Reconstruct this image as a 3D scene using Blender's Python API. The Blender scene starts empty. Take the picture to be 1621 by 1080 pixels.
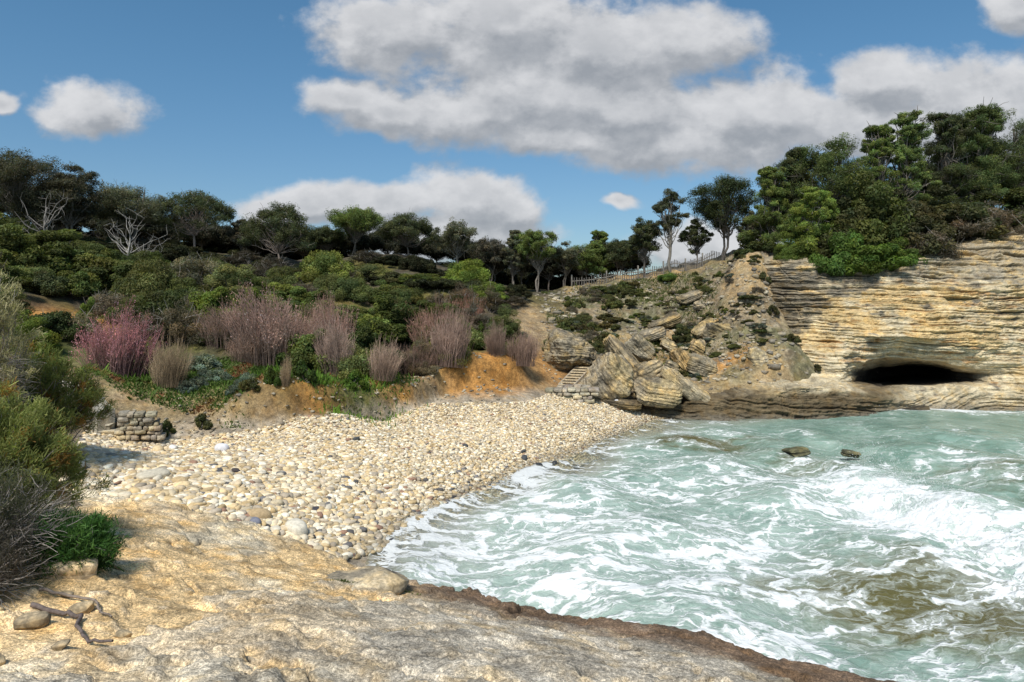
import bpy, math, random
import numpy as np
from mathutils import Vector, Matrix, Euler
rnd = random.Random(7)
R = np.random.RandomState(11)
D = bpy.data
SC = bpy.context.scene
COL = SC.collection
F = 1080.0; CX = 810.5; HY = 480.0; H = 5.3       # focal in photo pixels, centre column, horizon row, eye height

def wx(px, Y): return (px - CX) / F * Y
def wz(py, Y): return H - (py - HY) / F * Y

# ------------------------------------------------------------------ noise
_TB = np.random.RandomState(99).rand(65536).astype(np.float32)
def _tb(h): return _TB[(h ^ (h >> 15)) & 65535]
def vn(x, y, z=0.0, seed=0):
    """value noise; a constant z takes the cheap two dimensional path"""
    two = np.ndim(z) == 0
    x, y = np.broadcast_arrays(np.asarray(x, np.float32), np.asarray(y, np.float32))
    if not two: x, y, z = np.broadcast_arrays(x, y, np.asarray(z, np.float32))
    ix, iy = np.floor(x), np.floor(y); fx, fy = x - ix, y - iy
    fx = fx * fx * (3 - 2 * fx); fy = fy * fy * (3 - 2 * fy)
    with np.errstate(over='ignore'):
        hx = ix.astype(np.int32) * np.int32(73856093); hx1 = hx + np.int32(73856093)
        hy = iy.astype(np.int32) * np.int32(19349663); hy1 = hy + np.int32(19349663)
        def plane(hz):
            a, b = _tb(hx ^ hy ^ hz), _tb(hx1 ^ hy ^ hz); c, d = _tb(hx ^ hy1 ^ hz), _tb(hx1 ^ hy1 ^ hz)
            p = a + (b - a) * fx; q = c + (d - c) * fx
            return p + (q - p) * fy
        sd = np.int32((seed * 2654435 + 12345) & 0x7fffffff)
        if two: return plane(sd + np.int32(int(math.floor(float(z))) * 83492791 & 0x7fffffff))
        iz = np.floor(z); fz = z - iz; fz = fz * fz * (3 - 2 * fz); hz = iz.astype(np.int32) * np.int32(83492791)
        p = plane(hz + sd); q = plane(hz + np.int32(83492791) + sd)
        return p + (q - p) * fz
def fbm(x, y, z=0.0, o=4, seed=0, gain=.5):
    a, s, t = 1.0, 0.0, 0.0
    for i in range(o):
        s = s + a * vn(np.asarray(x) * 2 ** i, np.asarray(y) * 2 ** i, (z if np.ndim(z) == 0 else np.asarray(z) * 2 ** i), seed + i * 17)
        t += a; a *= gain
    return s / t * 2 - 1
def sstep(a, b, x):
    t = np.clip((x - a) / (b - a), 0, 1); return t * t * (3 - 2 * t)

class TPS:
    def __init__(s, pts, lam=.02):
        p = np.array(pts, float); s.p = p[:, :2]; n = len(p)
        K = s.U(np.linalg.norm(s.p[:, None] - s.p[None], axis=2)) + lam * np.eye(n)
        P = np.hstack([np.ones((n, 1)), s.p])
        A = np.zeros((n + 3, n + 3)); A[:n, :n] = K; A[:n, n:] = P; A[n:, :n] = P.T
        s.w = np.linalg.solve(A, np.concatenate([p[:, 2], np.zeros(3)]))
    def U(s, r): return np.where(r > 1e-9, r * r * np.log(np.maximum(r, 1e-9)), 0)
    def __call__(s, x, y):
        x = np.asarray(x, float); sh = x.shape; X = np.stack([x.ravel(), np.broadcast_to(y, sh).ravel()], 1)
        out = np.empty(len(X)); n = len(s.p)
        for i in range(0, len(X), 20000):
            q = X[i:i + 20000]
            r = np.sqrt(((q[:, None] - s.p[None]) ** 2).sum(2))
            out[i:i + 20000] = s.U(r) @ s.w[:n] + s.w[n] + q @ s.w[n + 1:]
        return out.reshape(sh)

# ------------------------------------------------------------------ meshes
def mesh_np(name, V, faces, k=4, smooth=True, col=None, cname='Col', attrs=None):
    me = D.meshes.new(name)
    V = np.ascontiguousarray(V, dtype=np.float32); Fa = np.ascontiguousarray(faces, dtype=np.int32).reshape(-1, k)
    me.vertices.add(len(V)); me.vertices.foreach_set('co', V.ravel())
    me.loops.add(Fa.size); me.loops.foreach_set('vertex_index', Fa.ravel())
    me.polygons.add(len(Fa)); me.polygons.foreach_set('loop_start', np.arange(0, Fa.size, k, dtype=np.int32))
    if smooth: me.polygons.foreach_set('use_smooth', np.ones(len(Fa), dtype=bool))
    me.update(calc_edges=True)
    if col is not None:
        a = me.attributes.new(cname, 'FLOAT_COLOR', 'POINT')
        c = np.ones((len(V), 4), np.float32); c[:, :3] = col
        a.data.foreach_set('color', c.ravel())
    for n_, v_ in (attrs or {}).items():
        a = me.attributes.new(n_, 'FLOAT', 'POINT'); a.data.foreach_set('value', np.ascontiguousarray(v_, dtype=np.float32).ravel())
    return me
def grid_faces(nr, nc):
    i = np.arange(nr * nc).reshape(nr, nc)
    return np.stack([i[:-1, :-1], i[:-1, 1:], i[1:, 1:], i[1:, :-1]], -1).reshape(-1, 4)
def link(name, me, mat, parent=None):
    if mat and not me.materials: me.materials.append(mat)
    o = D.objects.new(name, me); COL.objects.link(o)
    if parent: o.parent = parent
    return o
def tag(o, label=None, cat=None, group=None, kind=None):
    if label: o['label'] = label
    if cat: o['category'] = cat
    if group: o['group'] = group
    if kind: o['kind'] = kind
    return o
def empty(name, loc, rz=0, s=1):
    o = D.objects.new(name, None); COL.objects.link(o); o.location = loc; o.rotation_euler = (0, 0, rz)
    o.scale = s if hasattr(s, '__len__') else (s, s, s); o.empty_display_size = .2
    return o
def dup_tree(root, loc, rz, s, colors=None):
    r = root.copy(); COL.objects.link(r); r.location = loc; r.rotation_euler = (0, 0, rz)
    r.scale = s if hasattr(s, '__len__') else (s, s, s)
    for ch in root.children:
        c = ch.copy(); COL.objects.link(c); c.parent = r
    return r

class MB:                                           # mixed tri/quad builder
    def __init__(s): s.v = []; s.f = []; s.c = []; s.n = 0
    def add(s, V, Fc, col=(1, 1, 1)):
        V = np.asarray(V, float); s.v.append(V); s.f += [[int(i) + s.n for i in f] for f in Fc]
        c = np.asarray(col, float); s.c.append(np.broadcast_to(c, (len(V), 3)) if c.ndim == 1 else c); s.n += len(V)
    def build(s, name, mat, parent=None, smooth=True):
        me = D.meshes.new(name); me.from_pydata(np.concatenate(s.v).tolist(), [], s.f)
        me.polygons.foreach_set('use_smooth', np.full(len(me.polygons), smooth)); me.update()
        a = me.attributes.new('Col', 'FLOAT_COLOR', 'POINT'); c = np.ones((s.n, 4), np.float32); c[:, :3] = np.concatenate(s.c)
        a.data.foreach_set('color', c.ravel())
        return link(name, me, mat, parent)

def tubes(paths, sides=5):
    """paths: list of (pts[n,3], radii[n], col[n,3]) -> V, F(quads), C"""
    Vs, Fs, Cs = [], [], []; base = 0
    ang = np.linspace(0, 2 * np.pi, sides, endpoint=False)
    for pts, rad, col in paths:
        pts = np.asarray(pts, float); n = len(pts)
        t = np.gradient(pts, axis=0); t /= np.linalg.norm(t, axis=1, keepdims=True) + 1e-9
        ref = np.array([0, 1, 0.01]) if abs(t[0, 2]) > .8 else np.array([0, 0.01, 1.0])
        a = np.cross(t, ref); a /= np.linalg.norm(a, axis=1, keepdims=True) + 1e-9
        b = np.cross(t, a)
        ring = pts[:, None] + np.asarray(rad)[:, None, None] * (np.cos(ang)[None, :, None] * a[:, None] + np.sin(ang)[None, :, None] * b[:, None])
        Vs.append(ring.reshape(-1, 3)); Cs.append(np.repeat(np.asarray(col, float), sides, axis=0) if np.ndim(col) == 2 else np.tile(col, (n * sides, 1)))
        i = np.arange(n * sides).reshape(n, sides) + base
        j = np.roll(i, -1, axis=1)
        Fs.append(np.stack([i[:-1], j[:-1], j[1:], i[1:]], -1).reshape(-1, 4)); base += n * sides
    return np.concatenate(Vs), np.concatenate(Fs), np.concatenate(Cs)

def icos(sub):
    import bmesh
    bm = bmesh.new(); bmesh.ops.create_icosphere(bm, subdivisions=sub, radius=1)
    V = np.array([v.co[:] for v in bm.verts]); Fc = np.array([[v.index for v in f.verts] for f in bm.faces]); bm.free()
    return V, Fc

# ------------------------------------------------------------------ materials
def newmat(name):
    m = D.materials.new(name); m.use_nodes = True; nt = m.node_tree; nt.nodes.clear()
    return m, nt
class N:
    def __init__(s, nt): s.nt = nt
    def __call__(s, t, ins=None, **kw):
        n = s.nt.nodes.new(t)
        for k, v in kw.items(): setattr(n, k, v)
        for k, v in (ins or {}).items():
            if isinstance(v, bpy.types.NodeSocket): s.nt.links.new(v, n.inputs[k])
            else: n.inputs[k].default_value = v
        return n
    def math(s, op, a, b=0.0, c=None, clamp=False):
        d = {0: a, 1: b}
        if c is not None: d[2] = c
        return s('ShaderNodeMath', d, operation=op, use_clamp=clamp).outputs[0]
    def vmath(s, op, a, b=(0, 0, 0)):
        return s('ShaderNodeVectorMath', {0: a, 1: b}, operation=op).outputs[0]
    def mixc(s, f, a, b, bt='MIX'):
        n = s('ShaderNodeMix', data_type='RGBA', blend_type=bt)
        for k, v in ((0, f), (6, a), (7, b)):
            if isinstance(v, bpy.types.NodeSocket): s.nt.links.new(v, n.inputs[k])
            else: n.inputs[k].default_value = v if k == 0 else (*v[:3], 1)
        return n.outputs[2]
    def noise(s, vec, scale, detail=4, rough=.55, dist=0, color=False):
        n = s('ShaderNodeTexNoise', {'Vector': vec, 'Scale': scale, 'Detail': detail, 'Roughness': rough, 'Distortion': dist})
        return n.outputs['Color' if color else 'Fac']
    def ss(s, x, a, b, lo=0.0, hi=1.0):
        return s('ShaderNodeMapRange', {'Value': x, 'From Min': a, 'From Max': b, 'To Min': lo, 'To Max': hi}, interpolation_type='SMOOTHSTEP').outputs[0]
    def scale(s, v, sc): return s('ShaderNodeMapping', {'Vector': v, 'Scale': sc}).outputs[0]

def rock_mat(name, strata=0.0, sdir=(0, 0, 1), bump=.35, grain=14.0, coord='Object', contrast=1.0, colattr=True, tint=(1, 1, 1), useobj=False, fine=9.0, crack=.5, dist=.06, speck=0):
    m, nt = newmat(name); n = N(nt)
    tc = n('ShaderNodeTexCoord').outputs['Object'] if coord == 'Object' else n('ShaderNodeNewGeometry').outputs['Position']
    base = n('ShaderNodeAttribute', attribute_name='Col').outputs['Color'] if colattr else n('ShaderNodeRGB').outputs[0]
    if not colattr: nt.nodes[-1].outputs[0].default_value = (*tint, 1)
    if useobj: base = n.mixc(1.0, base, n('ShaderNodeObjectInfo').outputs['Color'], 'MULTIPLY')
    big = n.noise(tc, 1.1, 5, .6); mid = n.noise(tc, 5.0, 6, .65); fin = n.noise(tc, grain * 2.2, 5, .7)
    v = n.ss(big, .32, .7, 1 - .28 * contrast, 1 + .3 * contrast)
    v = n.math('MULTIPLY', v, n.ss(mid, .3, .72, 1 - .38 * contrast, 1 + .32 * contrast))
    v = n.math('MULTIPLY', v, n.ss(fin, .3, .7, 1 - .3 * contrast, 1 + .28 * contrast))
    h = n.math('ADD', n.math('MULTIPLY', mid, .5), n.math('MULTIPLY', fin, .35))
    if strata:
        wv = n.math('MULTIPLY', n.math('SUBTRACT', n.noise(tc, .9, 3), .5), .5)
        off = n('ShaderNodeCombineXYZ', {0: 0.0, 1: 0.0, 2: wv}).outputs[0]
        p = n.vmath('ADD', tc, off)
        st = n.noise(n.scale(p, (.35, .35, fine)), 1.3, 5, .7, .25)
        st2 = n.noise(n.scale(p, (.9, .9, fine * 2.6)), 1.3, 4, .7, .3)
        dark = n.ss(st, .36, .5, 1 - .62 * strata, 1.0)
        dark2 = n.ss(st2, .36, .5, 1 - .4 * strata, 1.05)
        v = n.math('MULTIPLY', v, n.math('MULTIPLY', dark, dark2))
        h = n.math('ADD', h, n.math('ADD', n.math('MULTIPLY', st, 1.3 * strata), n.math('MULTIPLY', st2, .7 * strata)))
    vo = n('ShaderNodeTexVoronoi', {'Vector': n.vmath('ADD', tc, n.vmath('MULTIPLY', n.noise(tc, 3, 3, color=True), (.5, .5, .5))), 'Scale': 1.6}, feature='DISTANCE_TO_EDGE').outputs['Distance']
    ck = n.ss(vo, 0.0, .035, 1 - crack, 1.0)
    ck = n.math('MAXIMUM', ck, n.ss(big, .45, .55))
    v = n.math('MULTIPLY', v, ck)
    hue = n.mixc(n.ss(n.noise(tc, 2.3, 4, .6), .45, .7), (1, 1, 1), (1.06, .94, .74))
    c = n.mixc(1.0, base, hue, 'MULTIPLY')
    cc = n('ShaderNodeCombineXYZ', {0: v, 1: v, 2: v}).outputs[0]
    c = n.mixc(1.0, c, cc, 'MULTIPLY')
    if speck:
        s1 = n.noise(tc, 38, 3, .7); s2 = n.noise(tc, 90, 2, .6)
        k = n.math('MULTIPLY', n.ss(s1, .36, .62, 1 - speck, 1 + speck * .45), n.ss(s2, .36, .64, 1 - speck * .8, 1 + speck * .5))
        c = n.mixc(1.0, c, n('ShaderNodeCombineXYZ', {0: k, 1: k, 2: k}).outputs[0], 'MULTIPLY')
        h = n.math('ADD', h, n.math('MULTIPLY', s1, .35))
    bp = n('ShaderNodeBump', {'Height': h, 'Strength': bump, 'Distance': dist}).outputs[0]
    wet = n('ShaderNodeAttribute', attribute_name='wet').outputs['Fac']
    rg = n.ss(wet, 0, 1, .93, .3)
    b = n('ShaderNodeBsdfPrincipled', {'Base Color': c, 'Roughness': rg, 'Normal': bp, 'Specular IOR Level': .3})
    n('ShaderNodeOutputMaterial', {0: b.outputs[0]})
    return m

def leaf_mat(name, trans=.3, rough=.6, spec=.2):
    m, nt = newmat(name); n = N(nt)
    a = n('ShaderNodeAttribute', attribute_name='Col').outputs['Color']
    c = n.mixc(1.0, a, n('ShaderNodeObjectInfo').outputs['Color'], 'MULTIPLY')
    tc = n('ShaderNodeTexCoord').outputs['Object']
    f = n.ss(n.noise(tc, 1.6, 3, .6), .3, .7, .66, 1.3)
    c = n.mixc(1.0, c, n('ShaderNodeCombineXYZ', {0: f, 1: f, 2: f}).outputs[0], 'MULTIPLY')
    p = n('ShaderNodeBsdfPrincipled', {'Base Color': c, 'Roughness': rough, 'Specular IOR Level': spec})
    t = n('ShaderNodeBsdfTranslucent', {'Color': n.mixc(1.0, c, (1.1, 1.25, .6), 'MULTIPLY')})
    mx = n('ShaderNodeMixShader', {0: trans, 1: p.outputs[0], 2: t.outputs[0]})
    n('ShaderNodeOutputMaterial', {0: mx.outputs[0]})
    return m
def bark_mat(name):
    m, nt = newmat(name); n = N(nt)
    a = n('ShaderNodeAttribute', attribute_name='Col').outputs['Color']
    tc = n('ShaderNodeTexCoord').outputs['Object']
    ns = n.noise(n.scale(tc, (1, 1, .25)), 14, 4, .65)
    f = n.ss(ns, .3, .7, .6, 1.25)
    c = n.mixc(1.0, n.mixc(1.0, a, n('ShaderNodeObjectInfo').outputs['Color'], 'MULTIPLY'), n('ShaderNodeCombineXYZ', {0: f, 1: f, 2: f}).outputs[0], 'MULTIPLY')
    bp = n('ShaderNodeBump', {'Height': ns, 'Strength': .5, 'Distance': .03}).outputs[0]
    p = n('ShaderNodeBsdfPrincipled', {'Base Color': c, 'Roughness': .9, 'Normal': bp, 'Specular IOR Level': .15})
    n('ShaderNodeOutputMaterial', {0: p.outputs[0]})
    return m
# ------------------------------------------------------------------ terrain
TP = []
def tp(px, Y, z): TP.append((wx(px, Y), Y, z))
for px, lst in {
    -250: [(8, 2.4), (14, 2.6), (20, 3.4), (28, 7.0), (36, 9.6), (50, 11), (75, 12)],
    0: [(7.5, 2.3), (12, 2.3), (16, 2.2), (20, 2.9), (24, 3.9), (28, 5.9), (34, 8.0), (40, 9.2), (50, 10.6), (75, 11)],
    150: [(10, 1.75), (13.5, 1.5), (19.5, 1.6), (21.5, 2.8), (24, 2.95), (30, 4.9), (36, 7.0), (42, 8.7), (50, 9.6), (75, 10)],
    300: [(14.5, 1.35), (17.5, 1.3), (20.8, 1.3), (22.2, 2.05), (24, 2.6), (28, 3.7), (36, 6.0), (42, 8.0), (46, 8.9), (60, 9.2)],
    450: [(16, .95), (18.5, 1.15), (21.4, 1.45), (22.2, 2.35), (26, 3.0), (32, 4.3), (40, 6.6), (46, 7.9), (60, 8.2), (75, 8.4)],
    600: [(14.5, -.05), (17.3, .5), (20.6, 1.05), (24.6, 1.4), (25.4, 2.15), (28, 2.8), (36, 5.1), (42, 7.2), (48, 8.5), (60, 8.6)],
    750: [(19.2, .1), (23, .75), (27.0, 1.35), (27.9, 2.1), (32, 3.3), (40, 5.8), (46, 7.0), (52, 7.3), (70, 7.4)],
    870: [(22.5, .03), (26, .85), (29.5, 1.25), (31, 1.7), (34, 2.6), (40, 4.55), (46, 5.75), (50, 6.2), (70, 6.5)],
    960: [(27, .25), (29.5, .7), (32, 1.1), (36, 2.6), (40, 4.0), (45, 5.8), (50, 6.6)],
    1040: [(30.3, 0), (31.5, .5), (33, 1.0), (36, 2.2), (40, 3.75), (44, 5.7), (48, 7.0), (70, 7.0)],
    1110: [(31, .0), (33, 1.0), (35, 1.45), (37, 2.5), (40, 3.9), (44, 6.1), (47, 7.4), (55, 7.4)],
    1200: [(31.3, 0), (33.5, 1.3), (35, 2.6), (38, 5.2), (41, 8.1), (46, 8.4), (55, 8.8)],
    1265: [(32, -.2), (34, 1.4), (35, 2.5), (37, 3.2), (40, 3.6), (43, 5.5), (46, 7.8), (50, 8.8)],
    1350: [(32, -1.3), (40, -1.2), (44, -1), (47, 6.4), (49, 8.6), (60, 9)],
    1500: [(32, -1.4), (40, -1.2), (45, -1), (48, 7), (50, 9.2), (70, 10)],
    1640: [(32, -1.4), (38, -1.2), (44.0, 0), (48, 8.4), (51, 10), (70, 10)],
    1900: [(32, -1.4), (37, -1.2), (42, 5), (44, 10), (52, 10.5)],
    # sea bed
}.items():
    for Y, z in lst: tp(px, Y, z)
for px, Y, z in [(800, 17, -.7), (700, 14.5, -.5), (640, 12.5, -.35), (900, 20.4, -.6), (1000, 26, -.45), (1100, 28.5, -.5), (1000, 16, -1.1), (1200, 25, -1.2), (1400, 20, -1.4), (1500, 28, -1.4), (1000, 10, -1.2), (1400, 10, -1.5), (1621, 15, -1.5), (560, 12, 0.0), (450, 12, .35), (300, 11, 1.0)]: tp(px, Y, z)
for x, y, z in [(-10, 5, 2.2), (-16, 5, 2.6), (-3, 5, .8), (3, 5, -1.2), (12, 5, -1.5), (30, 8, -1.5), (-28, 8, 3.2), (-30, 18, 5), (38, 30, -1.5), (40, 20, -1.5)]: TP.append((x, y, z))
_tps = TPS(TP, .15)
def terr0(x, y):
    z = _tps(np.clip(x, -32, 38), np.clip(y, 5, 74))
    yb = np.interp(x, [-14, -9.5, -7.2, -4.5, -2.6, 1.0], [19.5, 21.2, 21.7, 24.7, 27.3, 29.8]) + .22 * fbm(x * 1.1, 0 * x, 0, 3, 23)
    d = y - yb; m_ = sstep(-9.6, -8.2, x) * sstep(1.2, 0, x)
    return z + m_ * (.62 * sstep(.0, .28, d) * (1 - sstep(.5, 3.2, d)) - .25 * sstep(-1.2, -.1, d) * (1 - sstep(-.1, .25, d)))
def terr(x, y):
    x = np.asarray(x, float); y = np.asarray(y, float)
    z = terr0(x, y)
    up = sstep(1.6, 3.2, z)
    z = z + fbm(x * .25, y * .25, 0, 4, 3) * .55 * up + fbm(x * 1.1, y * 1.1, 0, 4, 5) * .14 * up + fbm(x * .9, y * .9, 0, 3, 9) * .03
    slope = sstep(1.5, 5, x) * sstep(31.5, 34, y) * sstep(1, 2, z)
    z = z + slope * (np.abs(fbm(x * .8, y * .8, 0, 4, 21)) * .5 + fbm(x * 3, y * 3, 0, 3, 22) * .12)
    return z
def tz(x, y): return float(terr(np.array([x]), np.array([y]))[0])

gx = np.concatenate([-32 - np.geomspace(900, .5, 26), np.arange(-32, 38, .125), 38 + np.geomspace(.5, 900, 26)])
gy = np.concatenate([5 - np.geomspace(300, .5, 16), np.arange(5, 58, .11), 58 + np.geomspace(.3, 1200, 34)])
GX, GY = np.meshgrid(gx, gy)
GZ = terr(GX, GY)
far = sstep(75, 500, np.hypot(GX, np.maximum(GY, 0)))
GZ = GZ * (1 - far * .5)
# colour zones
def blob(x, y, px, Y, rx, ry):
    return np.exp(-(((x - wx(px, Y)) / rx) ** 2 + ((y - Y) / ry) ** 2))
def terr_col(x, y, z):
    n1 = fbm(x * .5, y * .5, 0, 4, 31); n2 = fbm(x * 2.2, y * 2.2, 0, 4, 33); n3 = fbm(x * 7, y * 7, 0, 3, 35)
    soil = np.array([.27, .215, .14]); ora = np.array([.46, .235, .07]); tan = np.array([.42, .31, .18]); grn = np.array([.085, .098, .032]); beach = np.array([.40, .34, .26]); dk = np.array([.10, .085, .06]); pale = np.array([.40, .35, .26])
    w = lambda a: a[..., None]
    c = soil * (1 + .35 * w(n2))
    # vegetated ground under the thicket
    veg = sstep(.0, .4, sstep(2.2, 3.2, z) * (1 - sstep(-1.5, 2.5, x - (y - 30) * .16)) + .25 * n2)
    c = c * (1 - w(veg)) + w(veg) * (dk * (1 - w(sstep(-.2, .4, n1))) + grn * w(sstep(-.2, .4, n1)))
    # bank of orange earth
    o = np.clip(blob(x, y, 770, 28.5, 2.6, 1.5) * 1.6 + blob(x, y, 520, 22.6, 3.5, 1.0) * .9 + blob(x, y, 640, 25.2, 2, .8) + blob(x, y, 870, 32.5, 1.6, 2) * 1.0 + blob(x, y, 110, 28, 1.7, 1.8) * 1.7 + blob(x, y, 1160, 35.2, 1.1, .8) * 1.3 + blob(x, y, 320, 31, 2.2, 1.2) * .8 + blob(x, y, 1040, 37, .6, 1.2) * .8 + .25 * n1, 0, 1)
    c = c * (1 - w(o)) + w(o) * ora * (1 + .3 * w(n2))
    # path / slope pale earth
    p = np.clip(blob(x, y, 845, 38, 1.2, 3.8) * 1.4 + blob(x, y, 60, 22.5, 3.2, 1.4) * 1.2 + blob(x, y, 260, 21.3, 2, .8) + blob(x, y, 1150, 33.6, 2, .8) * 1.5 + .3 * n2 * sstep(1, 4, x), 0, 1)
    c = c * (1 - w(p)) + w(p) * tan * (1 + .2 * w(n2))
    s = sstep(1.5, 5, x) * sstep(31.5, 35, y)
    g = s * sstep(-.2, .3, n1 + .3 * n2)
    c = c * (1 - .8 * w(g)) + .8 * w(g) * np.array([.155, .155, .085])
    op = s * sstep(-.05, .3, fbm(x * .45 + 5, y * .45, 0, 3, 37)); c = c * (1 - .65 * w(op)) + .65 * w(op) * np.array([.46, .32, .16])
    s2 = s * sstep(.1, .5, n3)
    c = c * (1 - .5 * w(s2)) + .5 * w(s2) * pale
    # low green flats
    g2 = np.clip(blob(x, y, 440, 24.3, 5.0, 1.9) * 1.5 + blob(x, y, 40, 24.5, 3.5, 1.4) + .3 * n2, 0, 1) * (1 - o * .8)
    c = c * (1 - w(g2)) + w(g2) * np.array([.10, .13, .035]) * (1 + .4 * w(n3))
    b = (1 - sstep(1.45, 1.75, z + .15 * n2)) * (1 - sstep(29, 31, y - .0 * x))
    c = c * (1 - w(b)) + w(b) * beach * (1 + .2 * w(n3))
    return np.clip(c * (1 + .12 * w(n3)), .01, 1)
M_ground = rock_mat('ground_material', 0, bump=.6, grain=6, speck=.35, coord='Pos', contrast=.9, crack=0)
me = mesh_np('ground', np.stack([GX, GY, GZ], -1).reshape(-1, 3), grid_faces(*GX.shape), col=terr_col(GX, GY, GZ).reshape(-1, 3),
             attrs={'wet': (1 - sstep(.05, .35, GZ)).ravel()})
tag(link('ground', me, M_ground), kind='structure')

# ------------------------------------------------------------------ near rock slab
SP = [(-3.7, 4.9, 2.6), (0, 5.6, 2.2), (0, 0, 3.6), (-4, 0, 3.8), (4, 0, 2.7), (8, 0, 1.2), (4.6, 5, 1.5), (4.65, 8.3, .62), (2.3, 9.8, .62), (-.5, 11.0, .66), (-3.2, 12.4, .75),
      (-5.05, 13.1, 1.08), (-8.3, 13.3, 1.62), (-12, 13.5, 2.1), (-5.8, 7.7, 2.35), (-2.5, 8.5, 1.62), (-4, 9, 1.75), (0, 8, 1.42), (-12, 8, 2.8), (-16, 10, 3), (-8, -6, 4), (6, -6, 2.5), (-8, 11, 2.0), (-16, -6, 4.2), (9, 4, .5), (-6, 11.8, 1.55), (2.5, 7.5, 1.2)]
_sl = TPS(SP, .05)
EX = [-17, -12, -8.3, -6.4, -5.05, -4.1, -3.2, -1.86, -.5, 1.44, 2.3, 3.3, 4.0, 4.65, 6, 7.5, 8.6, 9.2, 12]
EY = [13.4, 13.5, 13.5, 13.5, 13.35, 13.0, 12.7, 11.8, 11.15, 10.35, 9.95, 9.2, 8.8, 8.5, 7.2, 5.2, 3, 0, -10]
def slab_z(x, y):
    z = _sl(x, y)
    z = z + fbm(x * .45, y * .45, 0, 3, 41) * .16
    lx = x + .25 * fbm(x, y, 0, 2, 44); ly = y + .35 * x
    z = z + np.abs(fbm(lx * .9, ly * 1.9, 0, 4, 42)) * -.10 + .02 + fbm(x * 3.2, y * 4.2, 0, 4, 43, .6) * .05 + fbm(x * 11, y * 13, 0, 3, 45, .65) * .022
    # broken terraces, low steps facing the water
    q = z * 4.2 + fbm(x * .7, y * .7, 0, 3, 47) * .9
    z = z + (sstep(.72, .95, q - np.floor(q)) - (q - np.floor(q))) * .07
    pit = sstep(.42, .62, fbm(x * 1.5, y * 2.4, 0, 4, 48)); z = z - pit * .05
    cn = fbm(x * .75 + 3, y * 1.1, 0, 5, 52, .6) + .12 * (x + 2); crust = sstep(.02, .07, cn); z = z + crust * .055 + sstep(.30, .34, cn) * .04
    crack = sstep(.028, 0, np.abs(fbm(x * .55 + .1 * y, y * .75, 0, 4, 49))) * sstep(0, .25, fbm(x * .6, y * .6, 0, 2, 50)); z = z - crack * .14
    e = np.interp(x, EX, EY) + .22 * fbm(x * 1.3, y * 0, 0, 4, 46) + .07 * fbm(x * 6, y * 2, 0, 2, 51)
    d = y - e
    z = z - sstep(-.35, .0, d) * .12 - sstep(-.06, .55, d) * 1.5 - sstep(.5, 1.5, d) * 1.0
    return z, d, pit, crack, crust
sx = np.concatenate([np.arange(-17, -9, .08), np.arange(-9, 7, .026), np.arange(7, 12, .06)])
sy = np.concatenate([np.arange(-8, 3.8, .12), 3.8 * (14.8 / 3.8) ** np.linspace(0, 1, 560)])
SX, SY = np.meshgrid(sx, sy)
SZ, SDD, SPIT, SCR, SCT = slab_z(SX, SY)
n1 = fbm(SX * .6, SY * .6, 0, 4, 61); n2 = fbm(SX * 2.5, SY * 2.5, 0, 4, 62); n3 = fbm(SX * 12, SY * 12, 0, 3, 63)
w = lambda a: a[..., None]
ora = np.array([.80, .58, .31]); pal = np.array([.82, .71, .52]); gry = np.array([.58, .50, .385]); brn = np.array([.20, .135, .088])
c = pal * (1 + .0 * w(n1))
t = sstep(-.3, .25, n1 + .35 * n2 + .45 * np.exp(-((SX + 3.2) / 2.2) ** 2 - ((SY - 9) / 3.5) ** 2))
c = c * (1 - w(t)) + ora * w(t)
t = sstep(-.2, .35, (SX + .9 + (11 - SY) * .12) * .35 + n1 * .5 + .3 * n2)
t = np.maximum(t, .55 * sstep(.2, .5, fbm(SX * .8, SY * .8, 0, 4, 68)))
c = c * (1 - w(t)) + gry * w(t)
t2 = .6 * SCT; c = c * (1 - w(t2)) + w(t2) * np.array([.50, .46, .385])
t = sstep(-2.3, -1.1, SDD + .35 * n2 + .0 * n1) * sstep(-3.2, -.8, SX)
t = np.maximum(t, sstep(-.25, 0, SDD))
c = c * (1 - w(t)) + brn * w(t)
lich = sstep(.3, .6, fbm(SX * 4, SY * 4, 0, 4, 64)); lich = lich * (1 - .8 * t); c = c * (1 - .4 * w(lich)) + .4 * w(lich) * np.array([.55, .53, .47])
spk = sstep(.35, .7, n3); c = c * (1 - .45 * w(spk) * w(.4 + t * 0 + .6 * sstep(-.2, .35, SX)))
c = c * (1 - .5 * w(SPIT)) * (1 - .8 * w(SCR)) * (1 + .16 * w(n3))
M_slab = rock_mat('slab_rock', 0, bump=1.0, grain=11, speck=.42, coord='Pos', contrast=.95, crack=.25, dist=.035)
me = mesh_np('rock_ledge', np.stack([SX, SY, SZ], -1).reshape(-1, 3), grid_faces(*SX.shape), col=np.clip(c, .01, 1).reshape(-1, 3), attrs={'wet': (sstep(-.7, .1, SDD) * sstep(-3.5, -2, SX)).ravel()})
tag(link('rock_ground', me, M_slab), kind='structure')
def slz(x, y): return float(slab_z(np.array([float(x)]), np.array([float(y)]))[0][0])

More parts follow.
